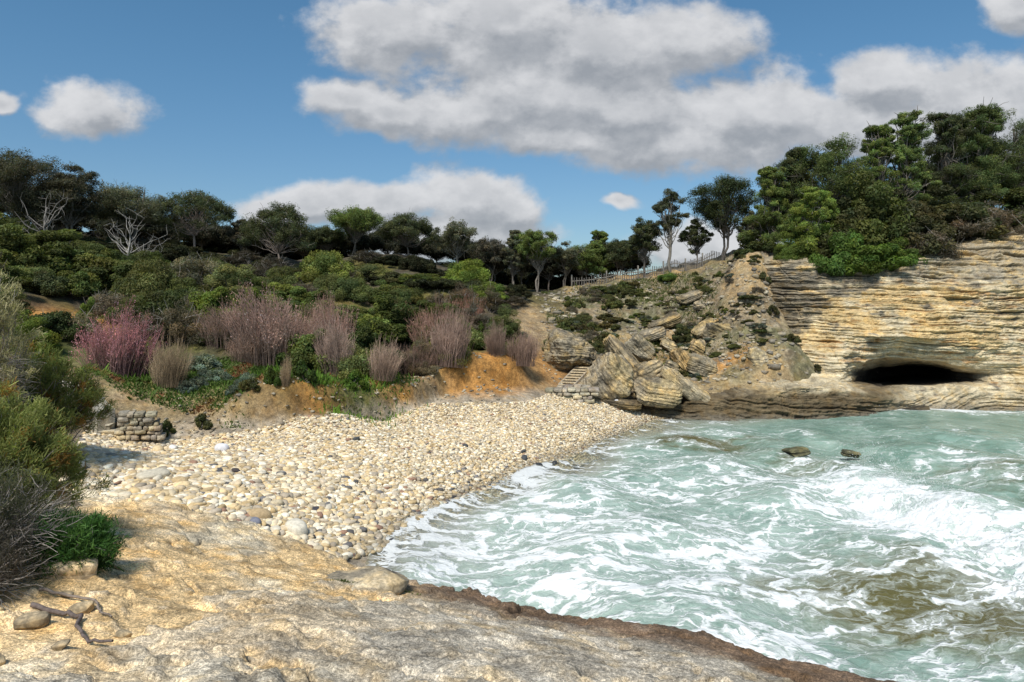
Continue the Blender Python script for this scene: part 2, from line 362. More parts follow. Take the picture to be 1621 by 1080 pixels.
# ------------------------------------------------------------------ cliff with its sea cave: columns of (row, depth)
CL = {
    960: [(690, 31.5), (658, 31.2), (642, 31.6), (636, 33.2), (620, 34.5), (600, 36), (585, 37), (560, 38.5), (530, 40), (500, 42), (480, 46)],
    1040: [(700, 30.6), (668, 30.4), (641, 31.0), (630, 33.0), (620, 35), (600, 37), (585, 38), (560, 39.5), (530, 41), (500, 43), (480, 47)],
    1120: [(700, 30.8), (667, 30.5), (632, 31.2), (622, 33.2), (612, 36), (595, 38), (570, 39.0), (540, 40.2), (500, 42), (460, 44), (440, 48)],
    1200: [(705, 31.0), (667, 30.5), (622, 31.3), (610, 33.2), (600, 35.8), (585, 37.5), (560, 38.2), (510, 39.2), (460, 40.2), (408, 41.3), (392, 48)],
    1260: [(705, 31.2), (666, 30.6), (614, 31.6), (605, 33.4), (598, 34.8), (590, 35.4), (570, 35.8), (520, 36.6), (465, 37.6), (412, 39.3), (388, 47)],
    1310: [(705, 31.4), (665, 30.8), (612, 31.8), (606, 33.2), (600, 34.1), (594, 34.5), (572, 34.9), (525, 35.9), (470, 36.9), (415, 38.8), (386, 47)],
    1338: [(705, 31.6), (664, 31.0), (616, 31.9), (610, 33.0), (605, 33.8), (598, 34.1), (574, 34.6), (528, 35.7), (470, 36.8), (414, 38.6), (384, 47)],
    1356: [(705, 31.8), (662, 31.2), (620, 32.0), (614, 33.0), (606, 36.8), (598, 36.8), (575, 35.4), (530, 35.5), (470, 36.7), (412, 38.5), (382, 47)],
    1390: [(705, 32.2), (658, 31.8), (626, 32.3), (618, 33.1), (598, 42.5), (589, 42.5), (571, 35.8), (532, 34.9), (470, 36.6), (410, 38.4), (380, 47)],
    1440: [(705, 33.0), (653, 32.9), (631, 33.2), (616, 33.6), (594, 44.0), (584, 44.0), (571, 36.0), (534, 34.8), (468, 36.5), (405, 38.6), (376, 47)],
    1480: [(705, 33.8), (651, 33.4), (633, 33.7), (613, 34.0), (597, 42.0), (586, 42.0), (575, 35.9), (534, 34.8), (464, 36.5), (395, 39.5), (372, 47)],
    1510: [(705, 34.0), (650, 33.7), (634, 33.9), (611, 34.2), (603, 37.2), (588, 37.2), (579, 35.5), (536, 34.8), (460, 36.4), (388, 40.0), (366, 47)],
    1550: [(705, 34.0), (650, 33.7), (635, 34.0), (612, 34.5), (604, 35.7), (594, 35.9), (581, 35.5), (538, 34.9), (456, 36.4), (374, 40.5), (352, 47)],
    1590: [(705, 33.8), (651, 33.5), (636, 33.8), (615, 34.3), (604, 34.8), (592, 35.1), (576, 35.0), (536, 35.3), (452, 36.5), (364, 41.0), (344, 48)],
    1640: [(705, 33.6), (652, 33.3), (636, 33.6), (616, 34.0), (604, 34.3), (590, 34.6), (572, 34.9), (536, 35.4), (450, 36.7), (358, 41.3), (338, 48)],
    1780: [(705, 33), (653, 32.8), (636, 33.2), (614, 33.8), (600, 34.2), (585, 34.6), (565, 35.0), (530, 35.6), (445, 37.0), (350, 41.8), (328, 49)],
    2050: [(705, 32), (655, 31.8), (636, 32.4), (610, 33.4), (595, 34.0), (580, 34.6), (560, 35.2), (525, 36), (440, 38), (340, 43), (316, 50)],
}
def cliff_mesh():
    px = np.array(sorted(CL)); A = np.array([CL[p] for p in px], float)     # ncol, 11, 2
    nP = A.shape[1]
    s = np.concatenate([np.linspace(960, 1700, 820), np.linspace(1702, 2050, 90)])
    rows = [14, 46, 30, 34, 26, 44, 60, 110, 130, 30]
    def cinterp(xs, X, Yv):        # monotone-ish smooth: linear then later smoothed
        return np.stack([np.interp(xs, X, Yv[:, k]) for k in range(Yv.shape[1])], 1)
    PY = cinterp(s, px, A[:, :, 0]); YY = cinterp(s, px, A[:, :, 1])
    ker = np.hanning(27); ker /= ker.sum()
    for arr in (PY, YY):
        for k in range(nP):
            p = np.pad(arr[:, k], 13, mode='edge'); arr[:, k] = np.convolve(p, ker, 'valid')
    tt = np.concatenate([np.linspace(i, i + 1, r, endpoint=False) for i, r in enumerate(rows)] + [[nP - 1.0]])
    Z = np.stack([np.interp(tt, np.arange(nP), row) for row in PY]).T      # rows x cols
    Yd = np.stack([np.interp(tt, np.arange(nP), row) for row in YY]).T
    k2 = np.hanning(11); k2 /= k2.sum()
    def smooth_rows(a):
        p = np.pad(a, ((5, 5), (0, 0)), mode='edge'); return sum(k2[i] * p[i:i + len(a)] for i in range(11))
    Z = smooth_rows(Z); Yd = smooth_rows(Yd)
    X = (s[None] - CX) / F * Yd; Zw = H - (Z - HY) / F * Yd
    P = np.stack([X, Yd, Zw], -1)
    du = np.gradient(P, axis=1); dv = np.gradient(P, axis=0)
    Nn = np.cross(du, dv); Nn /= np.linalg.norm(Nn, axis=-1, keepdims=True) + 1e-9
    # normals should look at the viewer / up
    sgn = np.where(Nn[..., 1:2] > 0, -1, 1); Nn = Nn * np.where(np.abs(Nn[..., 1:2]) > .05, sgn, 1)
    x, y, z = P[..., 0], P[..., 1], P[..., 2]
    shelf = sstep(1.75, 1.0, z) * sstep(24, 19, x)                          # the low dark shelf dips to the right
    h = z + .02 * x + .18 * fbm(x * .25, y * .2, z * .25, 3, 71) + .10 * fbm(x * 1.0, y * .5, z * .6, 4, 72) + .045 * fbm(x * 3.2, y, z * 2.5, 3, 76) + shelf * (.07 * x)
    cave = np.exp(-((s[None] - 1450) / 120.) ** 2) * sstep(2.75, 2.1, z) * sstep(.4, .9, z)
    def layers(h, th, seed, along):
        q = h / th; k = np.floor(q); f = q - k
        r = vn(k * 7.13 + along, k * 3.7, 0, seed) 
        prof = sstep(0, .18, f) * sstep(1.0, .8, f)
        return (r - .5) , prof, k
    al = x * .55
    r1, p1, k1 = layers(h, .36, 81, al); r2, p2, k2_ = layers(h, .15, 82, x * .9); r3, p3, k3 = layers(h, .062, 83, x * 1.7)
    amp = 1 - .85 * np.clip(cave * 1.3, 0, 1)
    sm = sstep(.0, .5, fbm(x * .35, z * .9, 0, 3, 90))                       # smoother, water worn areas
    amp = amp * (1 - .45 * sm)
    lift = sstep(5.2, 7.5, z)
    brk = .35 + .9 * sstep(-.35, .4, fbm(x * .9, z * 1.6, 0, 4, 77)); amp = amp * (brk * .7 + .35) * (1 + .35 * sstep(20, 24, x) * sstep(3.5, 4.5, z))
    d = amp * ((r1 * .30 + (p1 - 1) * .13) * (1 + .3 * lift) + (r2 * .15 + (p2 - 1) * .075) + (r3 * .06 + (p3 - 1) * .04))
    d = d + .30 * fbm(x * .45, z * .45, y * .2, 4, 73) + .06 * fbm(x * 2.5, y * 2.5, z * 2.5, 4, 74) * (1 - cave * .5)
    d = d + .16 * (1 - .6 * cave) * fbm(x * 1.7, z * 5.0, 0, 4, 75) + .05 * (1 - cave) * fbm(x * 6, z * 13, 0, 3, 78) - .07 * sstep(.02, 0, np.abs(fbm(x * .5, z * .12, 0, 3, 79))) * (1 - cave)
    d = d * sstep(-.3, .3, np.arange(len(tt))[:, None] * 0 + 1)
    Nf = Nn.copy(); Nf[..., 2] *= .35; Nf /= np.linalg.norm(Nf, axis=-1, keepdims=True)
    P2 = P + Nf * d[..., None]
    # colour zones
    n1 = fbm(x * .5, z * .9, 0, 4, 91); n2 = fbm(x * 2, z * 4, y, 4, 92); n3 = fbm(x * .8, h * 9, 0, 4, 93)
    w = lambda a: a[..., None]
    yel = np.array([.70, .53, .28]); pal = np.array([.72, .62, .43]); gry = np.array([.36, .325, .255]); blk = np.array([.19, .17, .135]); och = np.array([.47, .25, .085]); brn = np.array([.17, .13, .075])
    c = yel + 0 * w(x)
    t = sstep(-.1, .4, n1 + .3 * n3 + .5 * sstep(4.2, 2.6, z)); c = c * (1 - w(t)) + pal * w(t)
    t = sstep(.2, .55, n3 + .5 * n2 - .35 * sstep(2.8, 1.0, z)); c = c * (1 - .75 * w(t)) + .75 * w(t) * och      # ochre seams
    t = sstep(.1, .45, n2 + .75 * lift + .25 * n1 - .2); c = c * (1 - .8 * w(t)) + .8 * w(t) * gry
    spx = s[None] + 0 * z
    t = sstep(-.1, .4, n2 + .3 * n1 + .95 * np.exp(-((spx - (1235 + (z - 4.5) * 6)) / 58.) ** 2) * sstep(3.0, 4.2, z) * sstep(8.0, 6.8, z) - .35 + .45 * np.exp(-((spx - 1330) / 90.) ** 2 - ((z - 6.4) / .9) ** 2))
    c = c * (1 - .85 * w(t)) + .85 * w(t) * blk
    t = sstep(1.45, 1.0, z + .25 * n2 + .12 * np.clip((spx - 1400) / 60, 0, 3)) * (1 - .8 * sstep(1380, 1460, spx)); c = c * (1 - w(t)) + w(t) * brn * (1 + .4 * w(n3))
    t = sstep(.45, .05, z); c = c * (1 - .75 * w(t)) + .75 * w(t) * blk * .9
    t = sstep(34.7, 36.5, y) * sstep(1.9, 1.5, z) * sstep(1330, 1350, spx) * sstep(1600, 1560, spx); c = c * (1 - w(t)) + w(t) * np.array([.05, .042, .032])  # shade of the cave interior painted into the rock colour
    seam_dark = sstep(.25, .6, -r2 * 2 * .5 + (1 - p2) * .9); c = c * (1 - .24 * w(seam_dark * amp))  # recessed layers and the notches between them get a darker colour
    seam_dark = (1 - p1); c = c * (1 - .24 * w(seam_dark * amp))
    c = c * (1 + .12 * w(n2)) * w(1 + .35 * r3)
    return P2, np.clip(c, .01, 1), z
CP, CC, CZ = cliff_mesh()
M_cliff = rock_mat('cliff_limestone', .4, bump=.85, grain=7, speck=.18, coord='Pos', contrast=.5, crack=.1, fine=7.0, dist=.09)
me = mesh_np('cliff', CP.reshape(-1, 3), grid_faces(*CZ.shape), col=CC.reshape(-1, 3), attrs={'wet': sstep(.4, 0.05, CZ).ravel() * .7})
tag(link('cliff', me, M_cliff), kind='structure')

# ------------------------------------------------------------------ sea
WLX = np.array([(-6.5), -4.6, -3.7, -2.2, -.4, 1.0, 2.4, 4.2, 6.4, 8.5, 14])       # shore line x -> y
WLY = np.array([13.0, 13.6, 14.7, 17.2, 20.4, 22.6, 24.6, 27.3, 30.1, 31, 32])
def wave_h(x, y):
    damp = sstep(0, 4.5, np.interp(x, WLX, WLY) - y + .0) * .9 + .1
    wob = 1.2 * fbm(x * .15, y * .15, 0, 3, 101)
    a = .16 * np.sin((x * .85 + y * .22 + wob * 2) * 1.5) + .09 * np.sin((x * .6 - y * .8 + wob) * 1.7 + 1)
    a = a + .15 * fbm(x * .55, y * .55, 0, 4, 102) + .06 * fbm(x * 2.2, y * 2.2, 0, 4, 103, .6)
    # breaking crest runs away from the slab on the right
    cx = 10.6 + .5 * fbm(y * .35, 0, 0, 3, 104) + .25 * np.sin(y * .9) - .05 * (y - 16)
    u = x - cx
    env = sstep(8.5, 13.0, y) * sstep(22.0, 19, y) * (.75 + .35 * fbm(y * .9, 3, 0, 3, 105))
    crest = np.where(u < 0, np.exp(-(u / .8) ** 2), np.exp(-(u / 2.6) ** 2))
    b = .62 * env * crest
    tn = env * np.exp(-((u + .9) / 1.3) ** 2) * (.22 * np.abs(fbm(x * 2.3, y * 2.3, 0, 4, 106)) + .1 * fbm(x * 7, y * 7, 0, 3, 107))
    u2 = x - (15.5 + .6 * fbm(y * .3, 7, 0, 2, 108)); e2 = sstep(17, 21, y) * sstep(33, 27, y)
    b2 = .24 * e2 * np.where(u2 < 0, np.exp(-(u2 / 1.3) ** 2), np.exp(-(u2 / 3) ** 2))
    u3 = x - 19.5; b3 = .16 * sstep(13, 20, y) * np.exp(-(u3 / 2.2) ** 2)
    a = a * (1 - .6 * sstep(24, 31, y)) * .8
    run = .10 * sstep(1.8, 0, np.abs(np.interp(x, WLX, WLY) - y))
    z = (run + a * damp + b + tn + b2 + b3)
    return z, u, env, damp, b2, u2, e2
qx = np.concatenate([-7 - np.geomspace(1.5, .03, 8), np.arange(-7, 20, .035), np.arange(20, 36, .12), 36 + np.geomspace(.3, 1500, 40)])
qy = np.concatenate([6.0 - np.geomspace(1200, .2, 34), 6.0 * (35 / 6.0) ** np.linspace(0, 1, 620), [37, 40]])
QX, QY = np.meshgrid(qx, qy)
QZ, U, ENV, DMP, B2, U2, E2 = wave_h(QX, QY)
fade = 1 - sstep(60, 400, np.hypot(QX, QY)); QZ = QZ * fade
bed = terr(QX, QY)
depth = QZ - bed
sd = np.interp(QX, WLX, WLY) - QY                                          # distance from the beach line
den = .42 + .09 * sstep(9, 4, QX) + .05 * sstep(4, 0, QX) + .16 * fbm(QX * .28, QY * .28, 0, 3, 111)
den += (.26 * sstep(3.5, .3, sd) + .22 * sstep(1.3, .1, sd)) * sstep(24, 19, QY)                          # swash
den += .12 * np.exp(-((QX - 1) / 4) ** 2 - ((QY - 15.5) / 4) ** 2) + .12 * sstep(.8, 0, np.abs(QY - np.interp(QX, EX, EY) - .6))
den += ENV * (np.where(U < 0, np.exp(-((U + .7) / 1.5) ** 2), np.exp(-(U / .7) ** 2)) * (.50 + .38 * sstep(14.8, 16.5, QY) + .55 * fbm(QX * .8, QY * .8, 0, 3, 117) + .3 * sstep(15.5, 18, QY)))
den += 1.1 * np.exp(-((QX - 20.8) / 3.2) ** 2 - ((QY - 33.0) / 1.1) ** 2) + .25 * np.exp(-((QX - 26) / 4) ** 2 - ((QY - 32.6) / .9) ** 2)
den += .30 * sstep(.7, .1, np.abs(QY - 30.1 - .0 * QX)) * sstep(5, 7, QX) * sstep(12, 8, QX)
den -= .34 * sstep(22, 26, QY) * sstep(1.5, 6, QX) * (1 - .9 * np.exp(-((QX - 21) / 5) ** 2 - ((QY - 33) / 1.2) ** 2))
den -= .30 * sstep(11.5, 13.0, QX) + .05 * sstep(3, 8, QX) * sstep(21, 15, QY)
den += .38 * E2 * np.exp(-((U2 + .5) / .7) ** 2) * sstep(-.1, .5, fbm(QX * .7, QY * .7, 0, 3, 116)) + .2 * np.exp(-((QX - 17.5) / 2) ** 2 - ((QY - 27) / 1.3) ** 2)
den -= .16 * np.exp(-((QX - 7.6) / 1.7) ** 2 - ((QY - 12.3) / 1.6) ** 2)
den = np.where(np.hypot(QX, QY) > 45, .15, den)
ol = np.clip(.8 * np.exp(-((QX - 8.2) / 1.6) ** 2 - ((QY - 12.0) / 2.2) ** 2) + .8 * np.exp(-((QX - 6.5) / 3.2) ** 2 - ((QY - 12.4) / 2.4) ** 2) + .9 * np.exp(-((QX - 7.2) / 2.5) ** 2 - ((QY - 26) / 1.8) ** 2) + .9 * np.exp(-((QX - 9.5) / 2.0) ** 2 - ((QY - 22.3) / 1.6) ** 2) + .8 * np.exp(-((QX - 15) / 2.4) ** 2 - ((QY - 19) / 3.5) ** 2) + .35 * fbm(QX * .4, QY * .4, 0, 4, 112) + .25 * fbm(QX * 1.6, QY * 1.6, 0, 3, 113), 0, 1)
m, nt = newmat('sea_water'); n = N(nt)
pos = n('ShaderNodeNewGeometry').outputs['Position']
A = lambda nm: n('ShaderNodeAttribute', attribute_name=nm).outputs['Fac']
wp = n.vmath('ADD', pos, n.vmath('MULTIPLY', n.vmath('SUBTRACT', n.noise(pos, .5, 4, .6, color=True), (.5, .5, .5)), (1.9, 1.9, 0)))
wp = n.vmath('ADD', wp, n.vmath('MULTIPLY', n.vmath('SUBTRACT', n.noise(pos, 2.6, 3, .6, color=True), (.5, .5, .5)), (.4, .4, 0)))
st = n('ShaderNodeMapping', {'Vector': wp, 'Rotation': (0, 0, .5), 'Scale': (.55, 1.0, .3)}).outputs[0]
def ridge(sc, det, seed, k):
    v = n.noise(n.vmath('ADD', st, (seed, seed * 1.7, 0)), sc, det, .5)
    return n.ss(n.math('ABSOLUTE', n.math('SUBTRACT', v, .5)), 0.0, k, 1, 0)
r1 = ridge(.85, 4, 3.1, .06); r2 = ridge(2.2, 4, 9.3, .055); r3 = ridge(5.5, 4, 5.7, .07)
den_n = n.math('ADD', A('foam'), n.math('MULTIPLY', n.math('SUBTRACT', n.noise(pos, .45, 4, .6), .5), .9))
lace = n.math('ADD', n.math('MULTIPLY', r1, .62), n.math('ADD', n.math('MULTIPLY', r2, .46), n.math('MULTIPLY', r3, .24)))
fz = n.noise(n.scale(wp, (1, 1.6, 1)), 5.5, 6, .75)
fzz = n.math('MULTIPLY', n.math('SUBTRACT', fz, .5), .62)
tot = n.math('ADD', n.math('ADD', lace, fzz), n.math('MULTIPLY', den_n, 1.25))
foam = n.ss(tot, .90, 1.40)
haze = n.ss(tot, .3, 1.1, 0, .5)
olive = n.math('ADD', A('olive'), n.math('MULTIPLY', n.math('SUBTRACT', n.noise(n.scale(wp, (1, 1.4, 1)), 1.4, 4, .6), .5), .8), clamp=True)
wc = n.mixc(n.ss(n.noise(wp, .8, 4, .6), .3, .7), (.15, .265, .215), (.30, .425, .36))
wc = n.mixc(n.ss(olive, .25, .95), wc, (.125, .115, .042))
wc = n.mixc(n.ss(A('shallow'), 0, 1), wc, (.42, .42, .33))
wc = n.mixc(haze, wc, (.62, .70, .66))
colr = n.mixc(foam, wc, (.84, .87, .87))
h = n.math('ADD', n.math('MULTIPLY', n.noise(n.scale(wp, (1, 1.5, 1)), 2.5, 6, .62), .8), n.math('MULTIPLY', foam, .16))
h = n.math('ADD', h, n.math('MULTIPLY', n.noise(pos, 13, 4, .6), .16))
bp = n('ShaderNodeBump', {'Height': h, 'Strength': .7, 'Distance': .16}).outputs[0]
rg = n.ss(foam, 0, 1, .13, .8)
b = n('ShaderNodeBsdfPrincipled', {'Base Color': colr, 'Roughness': rg, 'IOR': 1.33, 'Normal': bp})
tr = n('ShaderNodeBsdfTransparent', {'Color': (.93, .96, .92, 1)})
al = n.math('MAXIMUM', n.ss(A('depth'), .0, .55), n.math('MULTIPLY', foam, n.ss(A('depth'), -.02, .10, .0, .85)))
al = n.math('MAXIMUM', al, n.math('MULTIPLY', n.ss(A('depth'), -.02, .06), .12))
mx = n('ShaderNodeMixShader', {0: al, 1: tr.outputs[0], 2: b.outputs[0]})
n('ShaderNodeOutputMaterial', {0: mx.outputs[0]})
me = mesh_np('sea', np.stack([QX, QY, QZ], -1).reshape(-1, 3), grid_faces(*QX.shape),
             attrs={'foam': den.ravel(), 'olive': ol.ravel(), 'depth': depth.ravel(), 'shallow': (sstep(.9, .1, depth) * sstep(-4, 1, QX * 0 + 1)).ravel() * .8})
tag(link('water', me, m), kind='structure')
# spray thrown up by the breaking crest
rr = np.random.RandomState(3); Ps, Rs = [], []
for (cx_, cy_, n_, sx_, sy_, hz) in [(10.3, 19.2, 2600, .5, .8, .50), (10.5, 17.6, 1500, .55, 1.2, .22), (9.6, 18.0, 900, .7, 1.3, .15), (10.4, 15.2, 700, .5, 1.4, .12), (11.9, 23.4, 500, .5, .5, .2), (19.8, 33.3, 900, 1.2, .3, .25)]:
    x = rr.normal(cx_, sx_, n_); y = rr.normal(cy_, sy_, n_); g = np.exp(-((x - cx_) / sx_) ** 2 * .5 - ((y - cy_) / sy_) ** 2 * .5); z = wave_h(x, y)[0] + rr.exponential(1, n_) * hz * g
    Ps.append(np.stack([x, y, z], 1)); Rs.append(np.exp(rr.normal(-5.1, .4, n_)))
Ps = np.concatenate(Ps); Rs = np.concatenate(Rs); ov = np.array([(1, 0, 0), (-1, 0, 0), (0, 1, 0), (0, -1, 0), (0, 0, 1), (0, 0, -1)], float); of = np.array([(0, 2, 4), (2, 1, 4), (1, 3, 4), (3, 0, 4), (2, 0, 5), (1, 2, 5), (3, 1, 5), (0, 3, 5)])
m, nt = newmat('spray_foam'); n = N(nt); b = n('ShaderNodeBsdfPrincipled', {'Base Color': (.93, .95, .95, 1), 'Roughness': .6}); t_ = n('ShaderNodeBsdfTranslucent', {'Color': (.93, .95, .95, 1)}); n('ShaderNodeOutputMaterial', {0: n('ShaderNodeMixShader', {0: .5, 1: b.outputs[0], 2: t_.outputs[0]}).outputs[0]})
me = mesh_np('spray', (Ps[:, None] + ov[None] * Rs[:, None, None]).reshape(-1, 3), (of[None] + (np.arange(len(Ps)) * 6)[:, None, None]).reshape(-1, 3), k=3)
tag(link('spray', me, m), 'white spray flying from the breaking wave and the foot of the cave cliff', 'spray', kind='stuff')
# ------------------------------------------------------------------ pebbles
def in_beach(x, y):
    z = terr0(x, y)
    e = np.interp(x, EX, EY)
    shore = np.interp(x, WLX, WLY)
    back = np.interp(x, [-14, -12, -7.2, -4.5, -2.6, 1.6, 5.5, 8], [18.9, 19.2, 21.5, 24.3, 26.9, 29.6, 30.6, 30.6])
    left = np.interp(y, [12.5, 14, 17, 19.5, 21], [-8.6, -9.2, -10.8, -12.2, -12])
    return (y > e + .0) & (y > shore - 1.5) & (y < back + .15) & (x > left) & (z > -.32) & (z < np.interp(x, [-12, -8, -5, -2.5, 0, 2], [2.0, 1.72, 1.52, 1.4, 1.32, 1.32])), z
PEBCOL = np.array([1.22, 1.18, 1.11]) * np.array([(.66, .58, .43), (.72, .66, .54), (.60, .48, .30), (.68, .60, .46), (.55, .43, .25), (.78, .74, .64), (.50, .42, .30), (.64, .52, .33), (.45, .40, .33)])
pr = np.random.RandomState(5)
def peb_shape(V, n, rr, r):
    """n pebbles from unit sphere V with radius r -> (n, len(V), 3)"""
    m = len(V)
    s = np.stack([rr.uniform(.85, 1.5, n), rr.uniform(.65, 1.05, n), rr.uniform(.36, .7, n)], 1)
    e = rr.uniform(.62, 1.0, n)[:, None, None]
    P = np.sign(V)[None] * np.abs(V)[None] ** e
    P = P * s[:, None]
    ph = rr.uniform(0, 6.28, (n, 3)); fr = rr.uniform(1.2, 2.4, (n, 3))
    P = P * (1 + .09 * np.sin(V[None] @ np.eye(3) * fr[:, None] + ph[:, None]).sum(2, keepdims=True))
    a = rr.uniform(0, 6.28, n); b = rr.normal(0, .25, n); ca, sa, cb, sb = np.cos(a), np.sin(a), np.cos(b), np.sin(b)
    Q = np.empty_like(P)
    y1 = P[..., 1] * cb[:, None] - P[..., 2] * sb[:, None]; z1 = P[..., 1] * sb[:, None] + P[..., 2] * cb[:, None]
    Q[..., 0] = P[..., 0] * ca[:, None] - y1 * sa[:, None]; Q[..., 1] = P[..., 0] * sa[:, None] + y1 * ca[:, None]; Q[..., 2] = z1
    return Q * r[:, None, None]
def peb_mat(name, useobj):
    m, nt = newmat(name); n = N(nt)
    c = n('ShaderNodeObjectInfo').outputs['Color'] if useobj else n('ShaderNodeAttribute', attribute_name='Col').outputs['Color']
    p = n('ShaderNodeNewGeometry').outputs['Position']
    f = n.noise(p, 16, 4, .65); f = n.ss(f, .3, .7, .8, 1.15)
    c = n.mixc(1.0, c, n('ShaderNodeCombineXYZ', {0: f, 1: f, 2: f}).outputs[0], 'MULTIPLY')
    z = n('ShaderNodeSeparateXYZ', {0: p}).outputs[2]
    wet = n.ss(z, .10, .32, 1, 0)
    c = n.mixc(wet, c, n.mixc(1.0, c, (.62, .62, .62), 'MULTIPLY'))
    b = n('ShaderNodeBsdfPrincipled', {'Base Color': c, 'Roughness': n.ss(wet, 0, 1, .82, .25), 'Specular IOR Level': .3})
    n('ShaderNodeOutputMaterial', {0: b.outputs[0]}); return m
M_peb = peb_mat('pebble_stone', False); M_peb1 = peb_mat('single_pebble_stone', True)
def peb_r(y, rr, n): return np.interp(y, [12, 16, 20, 25, 31], [.060, .050, .038, .031, .027]) * np.minimum(np.exp(rr.normal(0, .45, n)), 2.1)
def sample_pebbles(n, rr, y0, y1, x0=-12.5, x1=7.5):
    # more candidates where they are small; perspective does the rest
    x = rr.uniform(x0, x1, n); y = rr.uniform(y0, y1, n)
    ok, z = in_beach(x, y); return x[ok], y[ok], z[ok]
V1, F1 = icos(2); V0, F0 = icos(1)
parts = []
def stuff_pebs(V, Fc, x, y, z, rr, base, scale=1.0, lift=0.0):
    n_ = len(x); r = peb_r(y, rr, n_) * scale
    P = peb_shape(V, n_, rr, r)
    P += np.stack([x, y, z + r * (.15 + lift + rr.uniform(-.1, .5, n_))], 1)[:, None]
    col = PEBCOL[rr.randint(0, len(PEBCOL), n_)] * rr.uniform(.62, 1.15, (n_, 1))
    dk = rr.rand(n_) < np.interp(np.interp(x, WLX, WLY) * -1 + y, [-1, 1, 5], [.07, .03, .012])
    col[dk] = np.array([.13, .125, .125]) * rr.uniform(.6, 1.8, (dk.sum(), 1))
    rd = rr.rand(n_) < .02; col[rd] = np.array([.33, .2, .14])
    Fi = (Fc[None] + (np.arange(n_) * len(V))[:, None, None] + base).reshape(-1, 3)
    return P.reshape(-1, 3), Fi, np.repeat(np.clip(col, 0, 1), len(V), axis=0)
Vs, Fs, Cs, base = [], [], [], 0
for (V, Fc, cnt, y0, y1, sc, lf) in [(V1, F1, 36000, 12, 18.5, 1, 0), (V0, F0, 44000, 18.5, 25, 1, 0), (V0, F0, 36000, 25, 31, 1, 0), (V0, F0, 16000, 12, 20, .55, .2)]:
    x, y, z = sample_pebbles(cnt * 2, pr, y0, y1)
    P_, F_, C_ = stuff_pebs(V, Fc, x, y, z, pr, base, sc, lf); Vs.append(P_); Fs.append(F_); Cs.append(C_); base += len(P_)
me = mesh_np('pebble_bed', np.concatenate(Vs), np.concatenate(Fs), k=3, col=np.concatenate(Cs))
tag(link('pebbles', me, M_peb), 'countless pale sea worn pebbles covering the beach of the cove', 'pebbles', kind='stuff')
# the 300 that show largest: the near ones, one object each
PV, PF = icos(3)
pmeshes = []
for i in range(7):
    P_ = peb_shape(PV, 1, pr, np.ones(1))[0]; pmeshes.append(mesh_np('pebble_shape', P_, PF, k=3))
for m_ in pmeshes: m_.materials.append(M_peb1)
def one_pebble(x, y, r, colr, label, group, name='pebble'):
    o = D.objects.new(name, pmeshes[rnd.randrange(7)]); COL.objects.link(o)
    o.location = (x, y, tz(x, y) + r * .5); o.scale = (r, r, r); o.rotation_euler = (rnd.uniform(-.2, .2), rnd.uniform(-.2, .2), rnd.uniform(0, 6.28))
    o.color = (*colr, 1); tag(o, label, 'stone', group); return o
x, y, z = sample_pebbles(3000, pr, 12.6, 16.6, -9.2, -1.5)
keep = []
for i in range(len(x)):
    if all((x[i] - a) ** 2 + (y[i] - b) ** 2 > .03 for a, b in keep): keep.append((x[i], y[i]))
    if len(keep) >= 268: break
for (a, b) in keep:
    k = rnd.random()
    if k < .045: colr, lab = (.10, .10, .105), 'dark grey rounded stone among the pale pebbles beside the near rock ledge'
    elif k < .5: colr, lab = tuple(PEBCOL[rnd.choice([1, 5, 3])] * rnd.uniform(.9, 1.1)), 'whitish rounded stone in the pebble beach beside the near rock ledge'
    else: colr, lab = tuple(PEBCOL[rnd.choice([0, 2, 4, 7])] * rnd.uniform(.85, 1.1)), 'tan or honey coloured rounded stone in the pebble beach beside the near rock ledge'
    one_pebble(a, b, rnd.uniform(.05, .11), colr, lab, 'rounded stones on the near part of the beach')
for (px, py, r) in [(736, 708, .10), (760, 706, .09), (830, 733, .13), (852, 737, .12), (878, 723, .12), (893, 713, .09), (912, 716, .11), (829, 715, .12), (855, 738, .1), (563, 698, .12), (892, 702, .08), (955, 700, .08)]:
    Y = 22.
    for _ in range(12): Y = (H - tz(wx(px, Y), Y)) * F / (py - HY)
    one_pebble(wx(px, Y), Y, r, (.075, .08, .085), 'blackish rounded stone lying on the pale pebbles near the water line', 'dark stones along the water line')
for (px, py, r, colr, lab) in [(250, 718, .24, (.70, .55, .33), 'large honey coloured round boulder below the broken stone wall'), (273, 713, .20, (.80, .77, .72), 'white round stone beside the honey coloured one below the broken wall'),
                               (352, 715, .24, (.72, .72, .76), 'largest bluish white stone at the top of the pebble beach'), (240, 762, .28, (.60, .55, .44), 'broad flat grey tan stone half sunk in the pebbles'),
                               (283, 768, .20, (.50, .38, .22), 'brown round stone beside the flat grey tan one'), (373, 750, .16, (.07, .06, .06), 'black round stone in the middle of the near beach'),
                               (470, 846, .30, (.66, .62, .52), 'pale angular block at the foot of the rock ledge by the wash'), (402, 832, .2, (.2, .21, .26), 'slate blue stone against the edge of the rock ledge'),
                               (412, 822, .24, (.48, .36, .21), 'brown stone leaning on the slate blue one at the ledge'), (377, 680, .16, (.75, .7, .58), 'cream stone at the foot of the earth bank'), (500, 810, .13, (.06, .06, .07), 'black stone nearest the white wash')]:
    Y = 16.
    for _ in range(12): Y = (H - tz(wx(px, Y), Y)) * F / (py - HY)
    one_pebble(wx(px, Y), Y, r * .85, colr, lab, None, 'stone')

